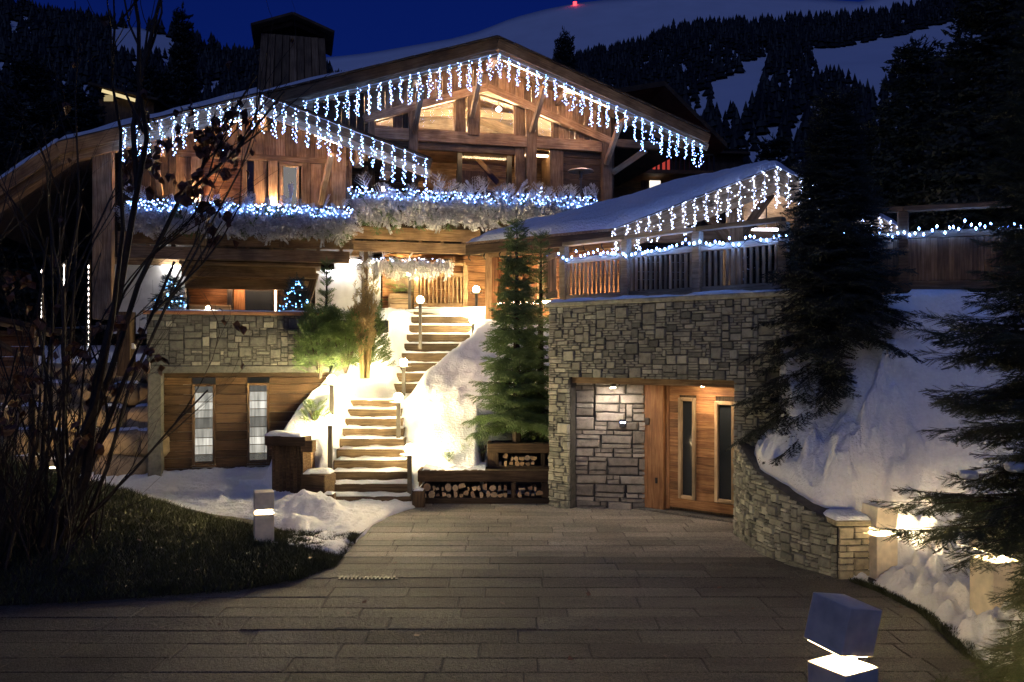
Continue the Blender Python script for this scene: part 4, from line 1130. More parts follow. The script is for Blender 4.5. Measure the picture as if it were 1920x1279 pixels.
# balcony of the small chalet
uC0, uC1, wC = -2.8, 2.06, 1.4
fbox("fascia_beam", FW, uC0 - .2, uC1, wC - .14, wC, 4.66, 4.93, WOODG, wing)
fbox("fascia_beam", FW, uC0 - .2, uC1, wC - .14, wC, 4.98, 5.24, WOODG, wing)
u = uC0 - .15
while u < uC1 - .1:
    fbox("spacer", FW, u, u + .09, wC - .13, wC - .01, 4.932, 4.978, WOODG, wing); u += .53
fbox("balcony_floor", FW, uC0, uC1 + .1, -.1, wC - .15, 5.0, 5.14, WOODD, wing)
fbox("balcony_panel", FW, uC0, uC1, wC - .10, wC - .06, 5.25, 5.86, WOODD, wing)
fbox("handrail", FW, uC0 - .05, uC1 + .02, wC - .15, wC + .01, 5.87, 5.94, WOODG, wing)
for u in (-1.3, .45):
    fbox("balcony_post", FW, u, u + .16, wC - .16, wC + .03, 4.98, 5.86, WOOD, wing)
# ground floor: plaster wall, big beams, recessed larch wall, glazed door
fbox("plaster_wall", FW, -3.4, -1.75, -.15, .05, 3.0, 4.63, PLASTER, wing, 0)
fbox("wall_beam", FW, -3.4, -1.75, -.15, .10, 4.64, 4.80, WOOD, wing)
fbox("long_beam", FW, -1.75, 1.3, .5, .78, 4.34, 4.58, WOODG, wing)
fbox("long_beam", FW, -1.75, 1.2, -.1, .2, 4.10, 4.32, WOODG, wing)
fbox("recess_ceiling", FW, -1.75, 1.4, -1.5, 1.2, 4.58, 4.64, WOOD, wing)
G0 = 3.2
boards_h(wing, FW, -1.75, W_u(432, 550), G0, 4.2, -.5, WOODR, (.13, .19))
fbox("bench", FW, W_u(352, 570), W_u(432, 570), -.48, -.2, G0, 3.72, PALEW, wing)
fbox("door_post", FW, W_u(424, 550), W_u(434, 550), -.45, -.25, G0, 4.2, STEEL, wing)
fbox("door_jamb", FW, W_u(436, 550), W_u(457, 550), -.5, -.4, G0, 4.2, WOODR, wing)
fbox("glazed_door", FW, W_u(458, 550), W_u(512, 550), -.47, -.45, G0, 4.15, DARKG, wing, 0)
fbox("door_jamb", FW, W_u(513, 550), W_u(519, 550), -.5, -.38, G0, 4.2, PALEW, wing)
boards_v(wing, FW, W_u(520, 550), 1.4, -.5, G0, 4.4, WOODD)
fbox("lamp_strip", FW, W_u(513, 550) + .02, W_u(513, 550) + .05, -.375, -.36, G0 + .1, 4.15, glow("door_strip", (1.0, .62, .36), 5), wing, 0)
fbox("lamp_strip", FW, -1.2, .4, -.20, -.15, 4.17, 4.205, glow("added_recess_strip", (1.0, .62, .36), 12), wing, .003)  # strip added out of sight behind the long beam to light the recess
board("brace", FW.p(1.05, .4, 3.6), FW.p(1.3, .45, 4.5), .13, .16, WOODD, wing)
fbox("plaster_pier", FW, 1.3, 2.4, -.2, .1, 3.0, 4.62, PLASTER, wing, 0)
fbox("pier_lamp", FW, 1.5, 2.2, .16, .22, 4.56, 4.60, glow("pier_wash", (.95, .93, 1.0), 9), wing, .003)
fbox("wall_lamp", FW, -2.25, -1.85, .18, .24, 4.58, 4.62, glow("wall_wash", (1.0, .96, .95), 10), wing, .003)
fbox("side_wall", FW, -3.4, -3.3, -6.4, -.16, 3.0, 6.9, WOODD, wing, 0)
fbox("side_wall", FW, 2.5, 2.6, -3.0, -.05, 3.0, 7.3, WOODD, wing, 0)

# ================================================================ pavilion and log shed on the terrace
pv = thing("garden_pavilion", "open timber pavilion on the terrace under a thick snowy gable roof", "pavilion", (4.2, 15.5, 3.3))
Fe = P(1152, 428, 15.0); Ap = P(1456, 312, 14.6); Rt = P(1700, 432, 15.3)
D = Vector((-2.72, 1.95, 0)); D2 = Vector((-1.25, 1.35, -.07))
def rpoly(name, q, th, mat, parent=None):
    b = MB(); dn = Vector((0, 0, -th)); b.hexa([q[0] + dn, q[1] + dn, q[2] + dn, q[3] + dn] + list(q)); return b.objc(name, [mat], q[0], parent)
rpoly("roof", [Fe, Ap, Ap + D2, Fe + D], .14, WOOD, pv)
rpoly("roof", [Ap, Rt, Rt + D2, Ap + D2], .14, WOOD, pv)
def pv_snow(u, v):
    a = Fe.lerp(Ap, u); b2 = (Fe + D).lerp(Ap + D2, u); p = a.lerp(b2, v)
    e = min(u, 1 - u * .98 if u < .98 else .02) * 3.4; g = min(v, 1 - v) * 3.4
    k = clamp(min(e, g) / .22); k = math.sqrt(max(0, 1 - (1 - k) ** 2))
    t = .15 * k * (1 + .4 * fbm(u * 5, v * 5, 2, 3)) * (.55 if v > .93 and u < .2 else 1)
    return p + Vector((0, 0, t + .003))
sheet("snow_cap", 60, 50, pv_snow, SNOW, pv)
def pv_snow2(u, v):
    p = Ap.lerp(Rt, u).lerp((Ap + D2).lerp(Rt + D2, u), v); k = math.sqrt(clamp(min(u + .03, 1 - u, v, 1 - v) / .06))
    return p + Vector((0, 0, .003 + .15 * k * (1 + .3 * ns(u * 9, v * 5))))
sheet("snow_cap", 30, 20, pv_snow2, SNOW, pv)
for a, b_ in ((Fe, Ap), (Ap, Rt)):
    o = Vector((0, -.03, 0))
    board("bargeboard", a + o + Vector((0, 0, -.15)), b_ + o + Vector((0, 0, -.15)), .05, .24, WOOD, pv)
    o2 = Vector((0, .06, 0)); board("inner_bargeboard", a + o2 + Vector((0, 0, -.35)), b_ + o2 + Vector((0, 0, -.35)), .05, .18, WOOD, pv)
board("eave_board", Fe + Vector((0, 0, -.15)), Fe + D + Vector((0, 0, -.15)), .04, .2, WOODD, pv)
# thin snow-water gutter hooks along the eave
for i in range(9):
    q = Fe.lerp(Fe + D, (i + .5) / 9) + Vector((-.06, -.08, -.26)); b = MB()
    b.tube([(0, 0, 0), (-.02, -.05, -.05), (-.01, -.10, -.09), (.02, -.08, -.13)], .01, 5); b.obj("gutter_hook", [IRON], pv, T(q))
FPv = Frame(Fe.x, 15.4, 2.0)
kp = P(1377, 360, 15.2)
board("king_post", (kp.x, 15.2, 3.3), (kp.x, 15.2, 5.25), .24, .26, WOOD, pv)
board("brace", (kp.x + .1, 15.2, 4.6), (kp.x + .62, 15.1, 5.35), .13, .16, WOOD, pv)
board("brace", (kp.x - .1, 15.2, 4.55), (kp.x - .55, 15.2, 5.05), .13, .16, WOODG, pv)
for X, Y in ((Fe.x + .3, 15.2), (Rt.x - .3, 15.4), (Fe.x + D.x + .5, Fe.y + D.y - .2), (Rt.x + D.x, Rt.y + D.y)):
    board("corner_post", (X, Y, 3.2), (X, Y, 4.72 if X < 5 else 4.55), .2, .2, WOOD, pv)
board("tie_beam", (Fe.x + .2, 15.25, 4.62), (Rt.x - .3, 15.45, 4.60), .18, .22, WOOD, pv)
for (px, py, Y, L_) in ((1330, 387, 16.0, .55), (1425, 418, 16.2, .42), (1437, 432, 15.4, .5)):
    q = P(px, py, Y); o = put(bpy.data.objects.new("ceiling_light", box_mesh(L_, .16, .05, .01, glow("pavilion_light", (.96, .90, 1.0), 9))), T(q), pv)
    board("light_rod", q + Vector((0, 0, .026)), (q.x, Y, q.z + .55), .02, .02, IRON, pv)
board("purlin", Fe.lerp(Ap, .5) + Vector((.02, .1, -.30)), (Fe + D).lerp(Ap + D2, .5) + Vector((0, 0, -.30)), .16, .2, WOOD, pv)
# log shed wall under the long eave
sh0 = Fe + D + Vector((.55, -.25, 0)); sh1 = Fe + Vector((.35, .25, 0))
ang = math.degrees(math.atan2(sh1.y - sh0.y, sh1.x - sh0.x)); FS = Frame(sh0.x, sh0.y, ang); LS = (Vector((sh1.x, sh1.y)) - Vector((sh0.x, sh0.y))).length
shed = thing("log_shed", "warm lit log wall under the long snowy eave beside the stairs", "shed", (sh0.x, sh0.y, 3.4))
boards_h(shed, FS, 0, LS, 3.2, Fe.z - .32, .0, WOODR, (.17, .22), .08)
for u in (.0, .55, 1.5, LS - .12): fbox("post", FS, u, u + .14, -.05, .06, 3.2, Fe.z - .33, WOODR, shed)
fbox("wall_plate", FS, -.2, LS, -.06, .09, Fe.z - .315, Fe.z - .20, WOOD, shed)
fbox("added_wall_wash", FS, .3, LS - .2, .30, .36, 3.44, 3.49, glow("added_wash", (1.0, .66, .36), 22), shed, .004)  # hidden strip added at the wall foot to light the shed boards
fbox("added_wash_bracket", FS, LS * .5 - .02, LS * .5 + .02, .09, .30, 3.44, 3.48, IRON, shed)
fbox("back_wall", FS, .0, LS, -.12, -.085, 3.2, Fe.z - .3, WOODD, shed, 0)
fbox("side_wall", FS, -.12, -.002, -2.0, .0, 3.2, Fe.z - .3, WOODD, shed, 0)
# ---------------------------------------------------------------- railings of the terraces
def railing(name, label, pts, n_bal, ztop, zrail, zbot, zbase, group=None, mats=(WOODB, WOODB), post_ends=True, bw=.042, knots=0):
    pts = [Vector(p) for p in pts]
    t = thing(name, label, "railing", (pts[0].x, pts[0].y, zbase), group)
    for i, p in enumerate(pts):
        if i == 0 and not post_ends: continue
        d = (pts[min(i + 1, len(pts) - 1)] - pts[max(i - 1, 0)]).normalized()
        put(bpy.data.objects.new("post", box_mesh(.13, .13, ztop - zbase, .01, mats[0])), axes(d, Vector((-d.y, d.x, 0)), Vector((0, 0, 1)), Vector((p.x, p.y, (ztop + zbase) / 2))), t)
    for i, (a, b_) in enumerate(zip(pts, pts[1:])):
        d = (b_ - a).normalized(); A, B = a + d * .066, b_ - d * .066; z = lambda p, q: Vector((p.x, p.y, q))
        out = Vector((d.y, -d.x, 0))
        if ztop > zrail + .12: board("top_rail", z(a, ztop + .035), z(b_, ztop + .035), .13, .07, mats[0], t)
        board("slat_rail", z(A, zrail), z(B, zrail), .05, .10, mats[0], t)
        board("bottom_rail", z(A, zbot + .06), z(B, zbot + .06), .06, .12, mats[0], t)
        n = n_bal[i] if isinstance(n_bal, (list, tuple)) else n_bal
        for k in range(n):
            q = A.lerp(B, (k + .5) / n) + out * .001
            r = R.uniform(.9, 1.1) * bw
            put(bpy.data.objects.new("baluster", box_mesh(zrail - zbot - .17, round(r, 2), .045, .012, mats[1])),
                axes(Vector((0, 0, 1)), d, Vector((0, 0, 1)).cross(d), Vector((q.x, q.y, (zbot + .12 + zrail - .05) / 2))) @ Matrix.Rotation(R.uniform(-.012, .012), 4, 'Z'), t)
    return t
A0 = P(1058, 555, 14.7); B0 = P(1470, 545, 11.95)
A0.z = B0.z = 0
P1 = A0.lerp(B0, .325); P2 = A0.lerp(B0, .655)
railing("terrace_railing", "weathered timber railing with string lights standing on the stone garage roof", [A0, P1, P2, B0], [13, 13, 13], 4.36, 4.10, 3.40, 3.345)
C0 = Vector((P(1935, 425, 11.0).x, 11.0, 0))
railing("board_fence", "dark closely boarded terrace fence above the snow slope behind the spruces", [B0 + Vector((.14, -.01, 0)), B0.lerp(C0, .5), C0], [20, 20], 4.42, 4.10, 3.36, 3.345, None, (WOODG, WOODG), False, .085)
D0 = Vector((P(930, 570, 20.2).x, 20.2, 0))
railing("path_railing", "warm lit railing running back behind the tall spruce to the log shed", [A0 + Vector((-.12, .14, 0)), A0.lerp(D0, .5), D0], [18, 18], 4.28, 4.24, 3.5, 3.3, None, (WOODB, PALEW), False, .045)
E0 = Vector((P(781, 575, 22.7).x, 22.7, 0)); E1 = Vector((P(873, 575, 22.75).x, 22.75, 0))
railing("stair_gate", "small slatted timber gate closing the top of the stairs", [E0, E1], [11], 4.88, 4.62, 3.75, 3.66, None, (WOODG, WOODG), True, .055)
kind(put(bpy.data.objects.new("terrace", mesh("terrace", [(-3.4, 22.3, 3.66), (1.2, 19.5, 3.66), (6, 16, 3.30), (12, 12.6, 3.3), (12, 30, 3.3), (-12, 30, 3.3), (-12, 22.3, 3.2)], [(0, 1, 2, 3, 4, 5, 6)], SNOW))), 'structure')

# ---------------------------------------------------------------- icicle lights
def strand_mesh(k, mat, wire):
    r = random.Random(200 + k); b = MB(); L_ = r.uniform(.66, .90); n = int(L_ / .026)
    b.tube([(0, 0, 0), (.01, 0, -L_ * .5), (r.uniform(-.02, .02), 0, -L_)], .004, 3, 1, False)
    for i in range(n):
        z = -L_ * (i + .5) / n
        b.octa((r.gauss(0, .032), r.gauss(0, .025), z + r.uniform(-.015, .015)), r.uniform(.007, .0120), 0, r.uniform(.009, .016))
    return b.mesh("light_strand", [mat, wire])
STR_B = [strand_mesh(k, ICE, WIRED) for k in range(7)]
STR_W = [strand_mesh(k, ICEW, WIREW) for k in range(7)]
def icicles(label, pts, spacing, meshes, wire, scale=1.0, group=None):
    pts = [Vector(p) for p in pts]
    t = thing("icicle_lights", label, "icicle lights", pts[0], group)
    b = MB(); sag = []
    for a, c_ in zip(pts, pts[1:]):
        n = max(2, int((c_ - a).length / spacing))
        for i in range(n): sag.append(a.lerp(c_, i / n) + Vector((0, 0, -.012 * (i % 2))))
    sag.append(pts[-1]); b.tube(sag, .008, 4, 0, False); b.objc("cable", [wire], pts[0], t)
    acc = 0
    for a, c_ in zip(pts, pts[1:]):
        L_ = (c_ - a).length; s = acc
        while s < L_:
            q = a.lerp(c_, s / L_)
            put(bpy.data.objects.new("light_strand", R.choice(meshes)), T(q) @ Matrix.Rotation(R.uniform(0, 6.28), 4, 'Z') @ Matrix.Rotation(R.uniform(-.05, .05), 4, 'Y') @ Matrix.Diagonal((1, 1, scale * R.uniform(.85, 1.1), 1)), t)
            s += spacing * R.uniform(.88, 1.14)
        acc = max(0, s - L_)
    return t
vM = wv + .075; vW = wW + .075
qm = lambda u: FM.p(u, vM, mroof(u) - .46)
qw = lambda u: FW.p(u, vW, wroof(u) - .10)
icicles("long blue white icicle lights along the gable roof edge of the large chalet", [qm(-5.3), qm(MR), qm(5.6)], .27, STR_B, WIREW, 1.0)
icicles("blue white icicle lights along the gable roof edge of the small chalet", [qw(-2.85), qw(WR), qw(3.92)], .25, STR_B, WIREW, 1.15)
e0, e1, e2 = Fe + Vector((0, -.07, -.02)), Ap + Vector((0, -.07, -.02)), Rt + Vector((0, -.07, -.02))
icicles("white icicle lights on a pale wire along the garden pavilion gable", [e0, e1, e2], .21, STR_W, WIREW, .8)

# ---------------------------------------------------------------- rail lights
def bulb_mesh(k):
    r = random.Random(k); b = MB(); b.octa((0, 0, 0), .015, 0, .024); b.box(-.006, .006, -.006, .006, -.05, -.033, 1); return b.mesh("bulb", [FENB, WIRED])
BULB = bulb_mesh(1)
def fence_lights(label, pts, spacing, z0, group=None):
    pts = [Vector((p.x, p.y, 0)) for p in pts]
    t = thing("string_lights", label, "string lights", (pts[0].x, pts[0].y, z0), group)
    b = MB(); line = []
    for a, c_ in zip(pts, pts[1:]):
        d = (c_ - a).normalized(); out = Vector((d.y, -d.x, 0)); L_ = (c_ - a).length; s = spacing * .4
        while s < L_:
            z = z0 + .035 * math.sin(s * 3.1) + R.choice([0, 0, .0, .07, -.03]) + R.uniform(-.02, .02)
            q = a + d * s + out * .075 + Vector((0, 0, z)); line.append(q + Vector((0, 0, -.05)))
            put(bpy.data.objects.new("bulb", BULB), T(q) @ Matrix.Rotation(R.uniform(-.3, .3), 4, 'Y'), t); s += spacing * R.uniform(.55, 1.35)
    b.tube(line, .006, 4, 0, False); b.objc("cable", [WIRED], line[0], t)
fence_lights("blue white string lights along the slat rail above the stone garage", [A0, B0], .085, 4.15)
fence_lights("blue white string lights along the dark boarded fence behind the spruces", [B0, C0], .08, 4.15)
fence_lights("white string lights on the warm lit railing behind the tall spruce", [A0, D0], .30, 4.30)
# ---------------------------------------------------------------- conifers
def spray_template(seed, n_main, sub, n_sub, nl, nw, flat=.35):
    """A fir spray of length 1 along +X: needles as slim triangles on a stem and side sprigs."""
    r = np.random.default_rng(seed); tris = []
    def sprig(o, d, L_, n):
        d = d / np.linalg.norm(d); up = np.array([0, 0, 1.0]); s = np.cross(up, d); s /= np.linalg.norm(s) + 1e-9; u2 = np.cross(d, s)
        tris.append([o - s * nw * .35, o + s * nw * .35, o + d * L_])
        for i in range(n):
            p = o + d * L_ * (i + .3) / n; a = r.uniform(-.5, .5) + (0 if i % 2 else np.pi)
            out = (s * np.cos(a) + u2 * np.sin(a) * flat + u2 * flat * .4) * .78 + d * .62
            ln = nl * r.uniform(.75, 1.15) * (1 - .35 * i / n)
            q = np.cross(out, d + .3 * u2); q /= np.linalg.norm(q) + 1e-9
            tris.append([p - q * nw * .5 + 0 * p, p + q * nw * .5, p + out * ln])
    sprig(np.zeros(3), np.array([1., 0, r.uniform(-.05, .08)]), 1.0, n_main)
    for k in range(sub):
        t = .12 + .72 * (k + .5) / sub; sgn = 1 if k % 2 else -1
        a = sgn * r.uniform(.65, .95); L_ = (1 - t) * .75 + .14
        sprig(np.array([t, 0, 0.]), np.array([np.cos(a), np.sin(a), r.uniform(-.22, .12)]), L_, n_sub)
    return np.array(tris)
TPL_NEAR = spray_template(1, 34, 9, 15, .115, .020)
TPL_MID = spray_template(2, 18, 6, 8, .17, .050)
TPL_FAR = spray_template(3, 6, 4, 3, .30, .13)
TPL_FROST = spray_template(4, 22, 8, 10, .16, .060)

def emit(tpl, fr):                                     # fr: list of (origin, X, Y, Z) with lengths in the vectors
    A = np.array([[f[1], f[2], f[3]] for f in fr]); O = np.array([f[0] for f in fr])
    V = np.einsum('tvi,nij->ntvj', tpl, A) + O[:, None, None, :]
    return V.reshape(-1, 3, 3)
def basis(d, L_, roll, r):
    d = d / (np.linalg.norm(d) + 1e-9); up = np.array([0, 0, 1.0])
    s = np.cross(up, d); s = s / (np.linalg.norm(s) + 1e-9) if np.linalg.norm(s) > 1e-3 else np.array([0, 1., 0]); u2 = np.cross(d, s)
    c, q = np.cos(roll), np.sin(roll)
    return d * L_, (s * c + u2 * q) * L_, (u2 * c - s * q) * L_
def conifer_parts(seed, H, Rad, whorls, per, spray, tpl, mat, droop=.35, shape=.85, z0=.04, dens=1.0, el0=-.15, el1=.75, trunk=.045, sel=None, hang=.25, wob=.3, reach=None):
    r = np.random.default_rng(seed); fr = []; tb = MB()
    tb.tube([(0, 0, -.2), (0, 0, H * .5), (.01, 0, H * .96)], [H * trunk * .5, H * trunk * .3, .008], 7)
    for i in range(whorls):
        t = (i + r.uniform(0, .8)) / whorls; z = H * (z0 + (1 - z0) * t * .97); LW = Rad * ((1 - t) ** shape + .06) if reach is None else Rad * interp(z, reach)
        for b_ in range(per):
            az = 2 * np.pi * (b_ + r.uniform(-.35, .35)) / per + i * 1.1
            if sel is not None and not sel(az, z, r): continue
            L_ = LW * r.uniform(1 - wob, 1 + wob * .7); el = el0 + (el1 - el0) * t + r.uniform(-.12, .12)
            h = np.array([np.cos(az), np.sin(az), 0]); lat = np.array([-np.sin(az), np.cos(az), 0])
            pt = lambda s: np.array([0, 0, z]) + h * (L_ * s * np.cos(el)) + np.array([0, 0, 1.]) * (L_ * s * np.sin(el) - droop * L_ * s * s * (1 - t) + .12 * L_ * max(0, s - .7) ** 2 * 6) + lat * (.06 * L_ * np.sin(s * 3 + b_))
            pp = [pt(s) for s in (0, .35, .7, 1)]
            tb.tube(pp, [.012 * H / 4 * (1 - t) + .004, .008 * H / 4 * (1 - t) + .003, .003, .002], 3, 0, False)
            n = max(2, int(L_ / spray * 2.6 * dens))
            for k in range(n):
                s = .16 + .84 * (k + r.uniform(0, 1)) / n; p = pt(min(s, 1)); tg = pt(min(s + .05, 1.05)) - pt(min(s, 1)); tg /= np.linalg.norm(tg) + 1e-9
                a = (1 if k % 2 else -1) * r.uniform(.45, 1.0) * (1 if s < .93 else .2)
                sd = np.cross(np.array([0, 0, 1.]), tg); d = tg * np.cos(a) + sd * np.sin(a) + np.array([0, 0, -hang * r.uniform(.1, 1.2)])
                fr.append((p, *basis(d, spray * r.uniform(.65, 1.15) * (1.1 - .4 * s), r.uniform(-.5, .5), r)))
    d = np.array([.02, 0, 1.]); fr.append((np.array([0, 0, H * .93]), *basis(d, spray * 1.1, 0, r)))
    return tb.mesh("trunk", [BARK]), mesh_tris("crown", emit(tpl, fr), mat)
def tree_thing(name, label, cat, loc, meshes, group=None, rot=0.0, sc=1.0, scz=None):
    t = thing(name, label, cat, loc, group)
    M = T(loc) @ Matrix.Rotation(rot, 4, 'Z') @ Matrix.Diagonal((sc, sc, scz or sc, 1))
    for n, m_ in zip(("trunk", "crown"), meshes): put(bpy.data.objects.new(n, m_), M, t)
    return t
# tall spruce in the planter, lit from the stairs
mA = conifer_parts(5, 4.0, .74, 34, 7, .27, TPL_MID, NEEDLE, .30, 1.2, .07, 3.2, .12, .9, hang=.75, wob=.5)
tree_thing("spruce", "tall slim green spruce in the upper timber planter, lit from the stairs", "spruce", (.08, 15.22, .9), mA)
mB = conifer_parts(6, 3.9, .50, 30, 6, .24, TPL_MID, NEEDLE, .35, 1.1, .02, 2.0, -.1, .95, hang=.4)
tree_thing("spruce", "second thinner spruce between the planter and the garage corner", "spruce", (.52, 15.55, .9), mB, None, 1.0)
REACH = [(.1, .85), (.5, .8), (.72, .4), (1.35, .32), (1.5, 1.22), (1.62, 1.1), (1.8, .62), (2.05, .55), (2.22, .98), (2.4, .55), (2.72, .86), (2.95, .5), (4, .45), (5.4, .1)]
def slope_sel(az, z, r): return z > 1.0 or math.cos(az - 2.8) > -.1
# dark spruce on the slope beside the garage
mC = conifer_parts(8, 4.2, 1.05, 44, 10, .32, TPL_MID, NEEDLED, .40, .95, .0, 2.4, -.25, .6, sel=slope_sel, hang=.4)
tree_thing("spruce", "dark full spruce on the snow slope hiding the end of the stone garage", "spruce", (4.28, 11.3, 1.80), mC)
# near spruce at the edge: boughs reach over the bollards
nearp = (3.70, 5.55, -.1)
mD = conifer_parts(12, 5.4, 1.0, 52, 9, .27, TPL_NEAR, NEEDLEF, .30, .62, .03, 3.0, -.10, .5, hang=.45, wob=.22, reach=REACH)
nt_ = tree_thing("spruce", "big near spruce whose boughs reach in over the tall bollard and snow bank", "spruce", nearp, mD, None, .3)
# little clumps of snow caught on its boughs
for (px, py, Y, s) in ((1815, 890, 5.6, .07), (1905, 876, 5.4, .08)):
    q = P(px, py, Y); put(bpy.data.objects.new("snow_clump", rocks[1].copy()), T(q) @ Matrix.Diagonal((s * 1.5, s * 1.5, s * .8, 1)), nt_).data.materials[0] = SNOW

# dark spruces standing behind the board fence
mE = [conifer_parts(20 + k, 9.0, 2.3, 34, 8, .85, TPL_FAR, NEEDLED, .4, .9, .02, 1.8, -.3, .6) for k in range(3)]
for k, (px, pyt, Y, lab) in enumerate(((1712, 88, 23, "tall black spruce behind the terrace fence, cutting across the moonlit clearing"), (1850, -40, 20, "tallest black spruce above the terrace fence at the picture edge"),
        (1640, 235, 26, "shorter black spruce between the pavilion roof and the tall ones"), (1560, 225, 31, "distant black spruce standing above the pavilion ridge"), (1785, 205, 27, "black spruce filling the gap between the two tallest"),
        (1930, 120, 24, "black spruce cropped by the picture edge above the fence"), (1450, 262, 36, "small black spruce just above the pavilion apex"))):
    top = P(px, pyt, Y); H = top.z - 3.0
    tree_thing("spruce", lab, "spruce", (top.x, Y, 3.0), mE[k % 3], "dark spruces behind the terrace", k * 1.3, H / 9.0 * .95, H / 9.0)
for k, (px, pyt, Y, lab) in enumerate(((342, 18, 60, "tall lone spruce against the night sky behind the small chalet"), (1058, 66, 62, "lone spruce top showing above the large chalet's roof"), (60, 120, 32, "black spruce at the picture edge behind the bare bush"),
        (150, 165, 36, "black spruce behind the lit neighbouring eave"), (285, 130, 48, "black spruce left of the lone tall one"), (-20, 210, 25, "black spruce partly outside the picture beside the small hut"))):
    top = P(px, pyt, Y); H = min(top.z - 1.0, 16); 
    tree_thing("spruce", lab, "spruce", (top.x, Y, top.z - H), mE[(k + 1) % 3], "dark spruces behind the chalets", k * 2.1, H / 9.0 * (.5 if k < 2 else .8), H / 9.0)

# yew bushes and tall dry stems beside the stairs
def bush(seed, rx, ry, h, n, spray, tpl, mat):
    r = np.random.default_rng(seed); fr = []; tb = MB()
    for k in range(n):
        az = r.uniform(0, 6.28); t = r.uniform(0, 1) ** .8; rr = (1 - t * .75) ** .6 * r.uniform(.35, 1) ** .5
        p = np.array([rx * rr * np.cos(az), ry * rr * np.sin(az), h * t * .93])
        d = np.array([np.cos(az) * .8, np.sin(az) * .8, .5 + .7 * t + r.uniform(-.4, .3)])
        fr.append((p, *basis(d, spray * r.uniform(.6, 1.2), r.uniform(-1, 1), r)))
    for k in range(9):
        az = k * .7; tb.tube([(0, 0, -.1), (rx * .5 * np.cos(az), ry * .5 * np.sin(az), h * .6)], [.025, .008], 4, 0, False)
    return tb.mesh("trunk", [BARK]), mesh_tris("crown", emit(tpl, fr), mat)
def sloc(px, py, Y):
    q = P(px, py, Y); return (q.x, Y, q.z)
tree_thing("yew_bush", "rounded bright green yew bush above the lower snow beside the dry stems", "bush", sloc(648, 690, 16.4), bush(1, .50, .45, 1.05, 520, .22, TPL_MID, CYPRESS))
tree_thing("yew_bush", "darker yew bush against the stone terrace block", "bush", sloc(600, 700, 16.3), bush(2, .42, .4, 1.25, 420, .24, TPL_MID, NEEDLE), None, .8)
tree_thing("yew_bush", "upper yew bush behind the dry stems near the plaster pier", "bush", sloc(690, 690, 17.4), bush(3, .40, .35, 1.25, 360, .24, TPL_MID, CYPRESS), None, 2)
tree_thing("young_conifer", "slim young conifer rising in front of the plaster pier", "conifer", sloc(612, 655, 16.9), conifer_parts(33, 1.75, .24, 15, 5, .2, TPL_MID, CYPRESS, .1, .8, .0, 1.2, .6, 1.1, hang=0))
tree_thing("potted_spruce", "small bright spruce beside the entrance lamp at the top of the stairs", "spruce", sloc(742, 560, 22.9), conifer_parts(34, 1.6, .34, 14, 6, .26, TPL_MID, CYPRESS, .2, .9, .0, 1.2, .1, .9))
tree_thing("small_evergreen", "small dark evergreen tuft on the snow below the yew bushes", "bush", sloc(590, 790, 15.6), bush(5, .2, .2, .32, 60, .16, TPL_MID, CYPRESS))
for k, (px, py, Y, s, lab) in enumerate(((872, 868, 15.0, .17, "tiny conifer seedling low on the large snow bank by the planter"), (840, 872, 14.7, .10, "tiniest evergreen tuft poking from the snow above the firewood"), (905, 855, 15.1, .2, "seedling evergreen pressed against the planter's end board"))):
    tree_thing("seedling", lab, "bush", sloc(px, py, Y), bush(40 + k, s * .6, s * .6, s * 1.6, 26, .13, TPL_MID, NEEDLE))
sh = thing("dry_shrub", "tall upright shrub of dry golden stems on the snow beside the stairs", "shrub", sloc(684, 700, 16.3))
b = MB(); fr = []; rr = np.random.default_rng(9); base = Vector(sloc(684, 700, 16.3))
for k in range(34):
    a = rr.uniform(0, 6.28); s = rr.uniform(.02, .10); h = rr.uniform(1.0, 2.15); x, y = s * math.cos(a), s * math.sin(a)
    p = [Vector((x, y, -.1)), Vector((x * 1.6, y * 1.6, h * .5)), Vector((x * 2.6 + rr.normal(0, .04), y * 2.6, h))]
    b.tube(p, [.012, .009, .003], 4, 0, False)
    for q in range(11):
        t = rr.uniform(.3, 1); o = p[0].lerp(p[2], t); aa = rr.uniform(0, 6.28)
        fr.append((np.array(o), *basis(np.array([math.cos(aa) * .6, math.sin(aa) * .6, 1.]), rr.uniform(.08, .18), rr.uniform(-1, 1), rr)))
b.obj("stems", [REED], sh, T(base)); put(bpy.data.objects.new("foliage", mesh_tris("foliage", emit(TPL_FAR, fr), REED)), T(base), sh)

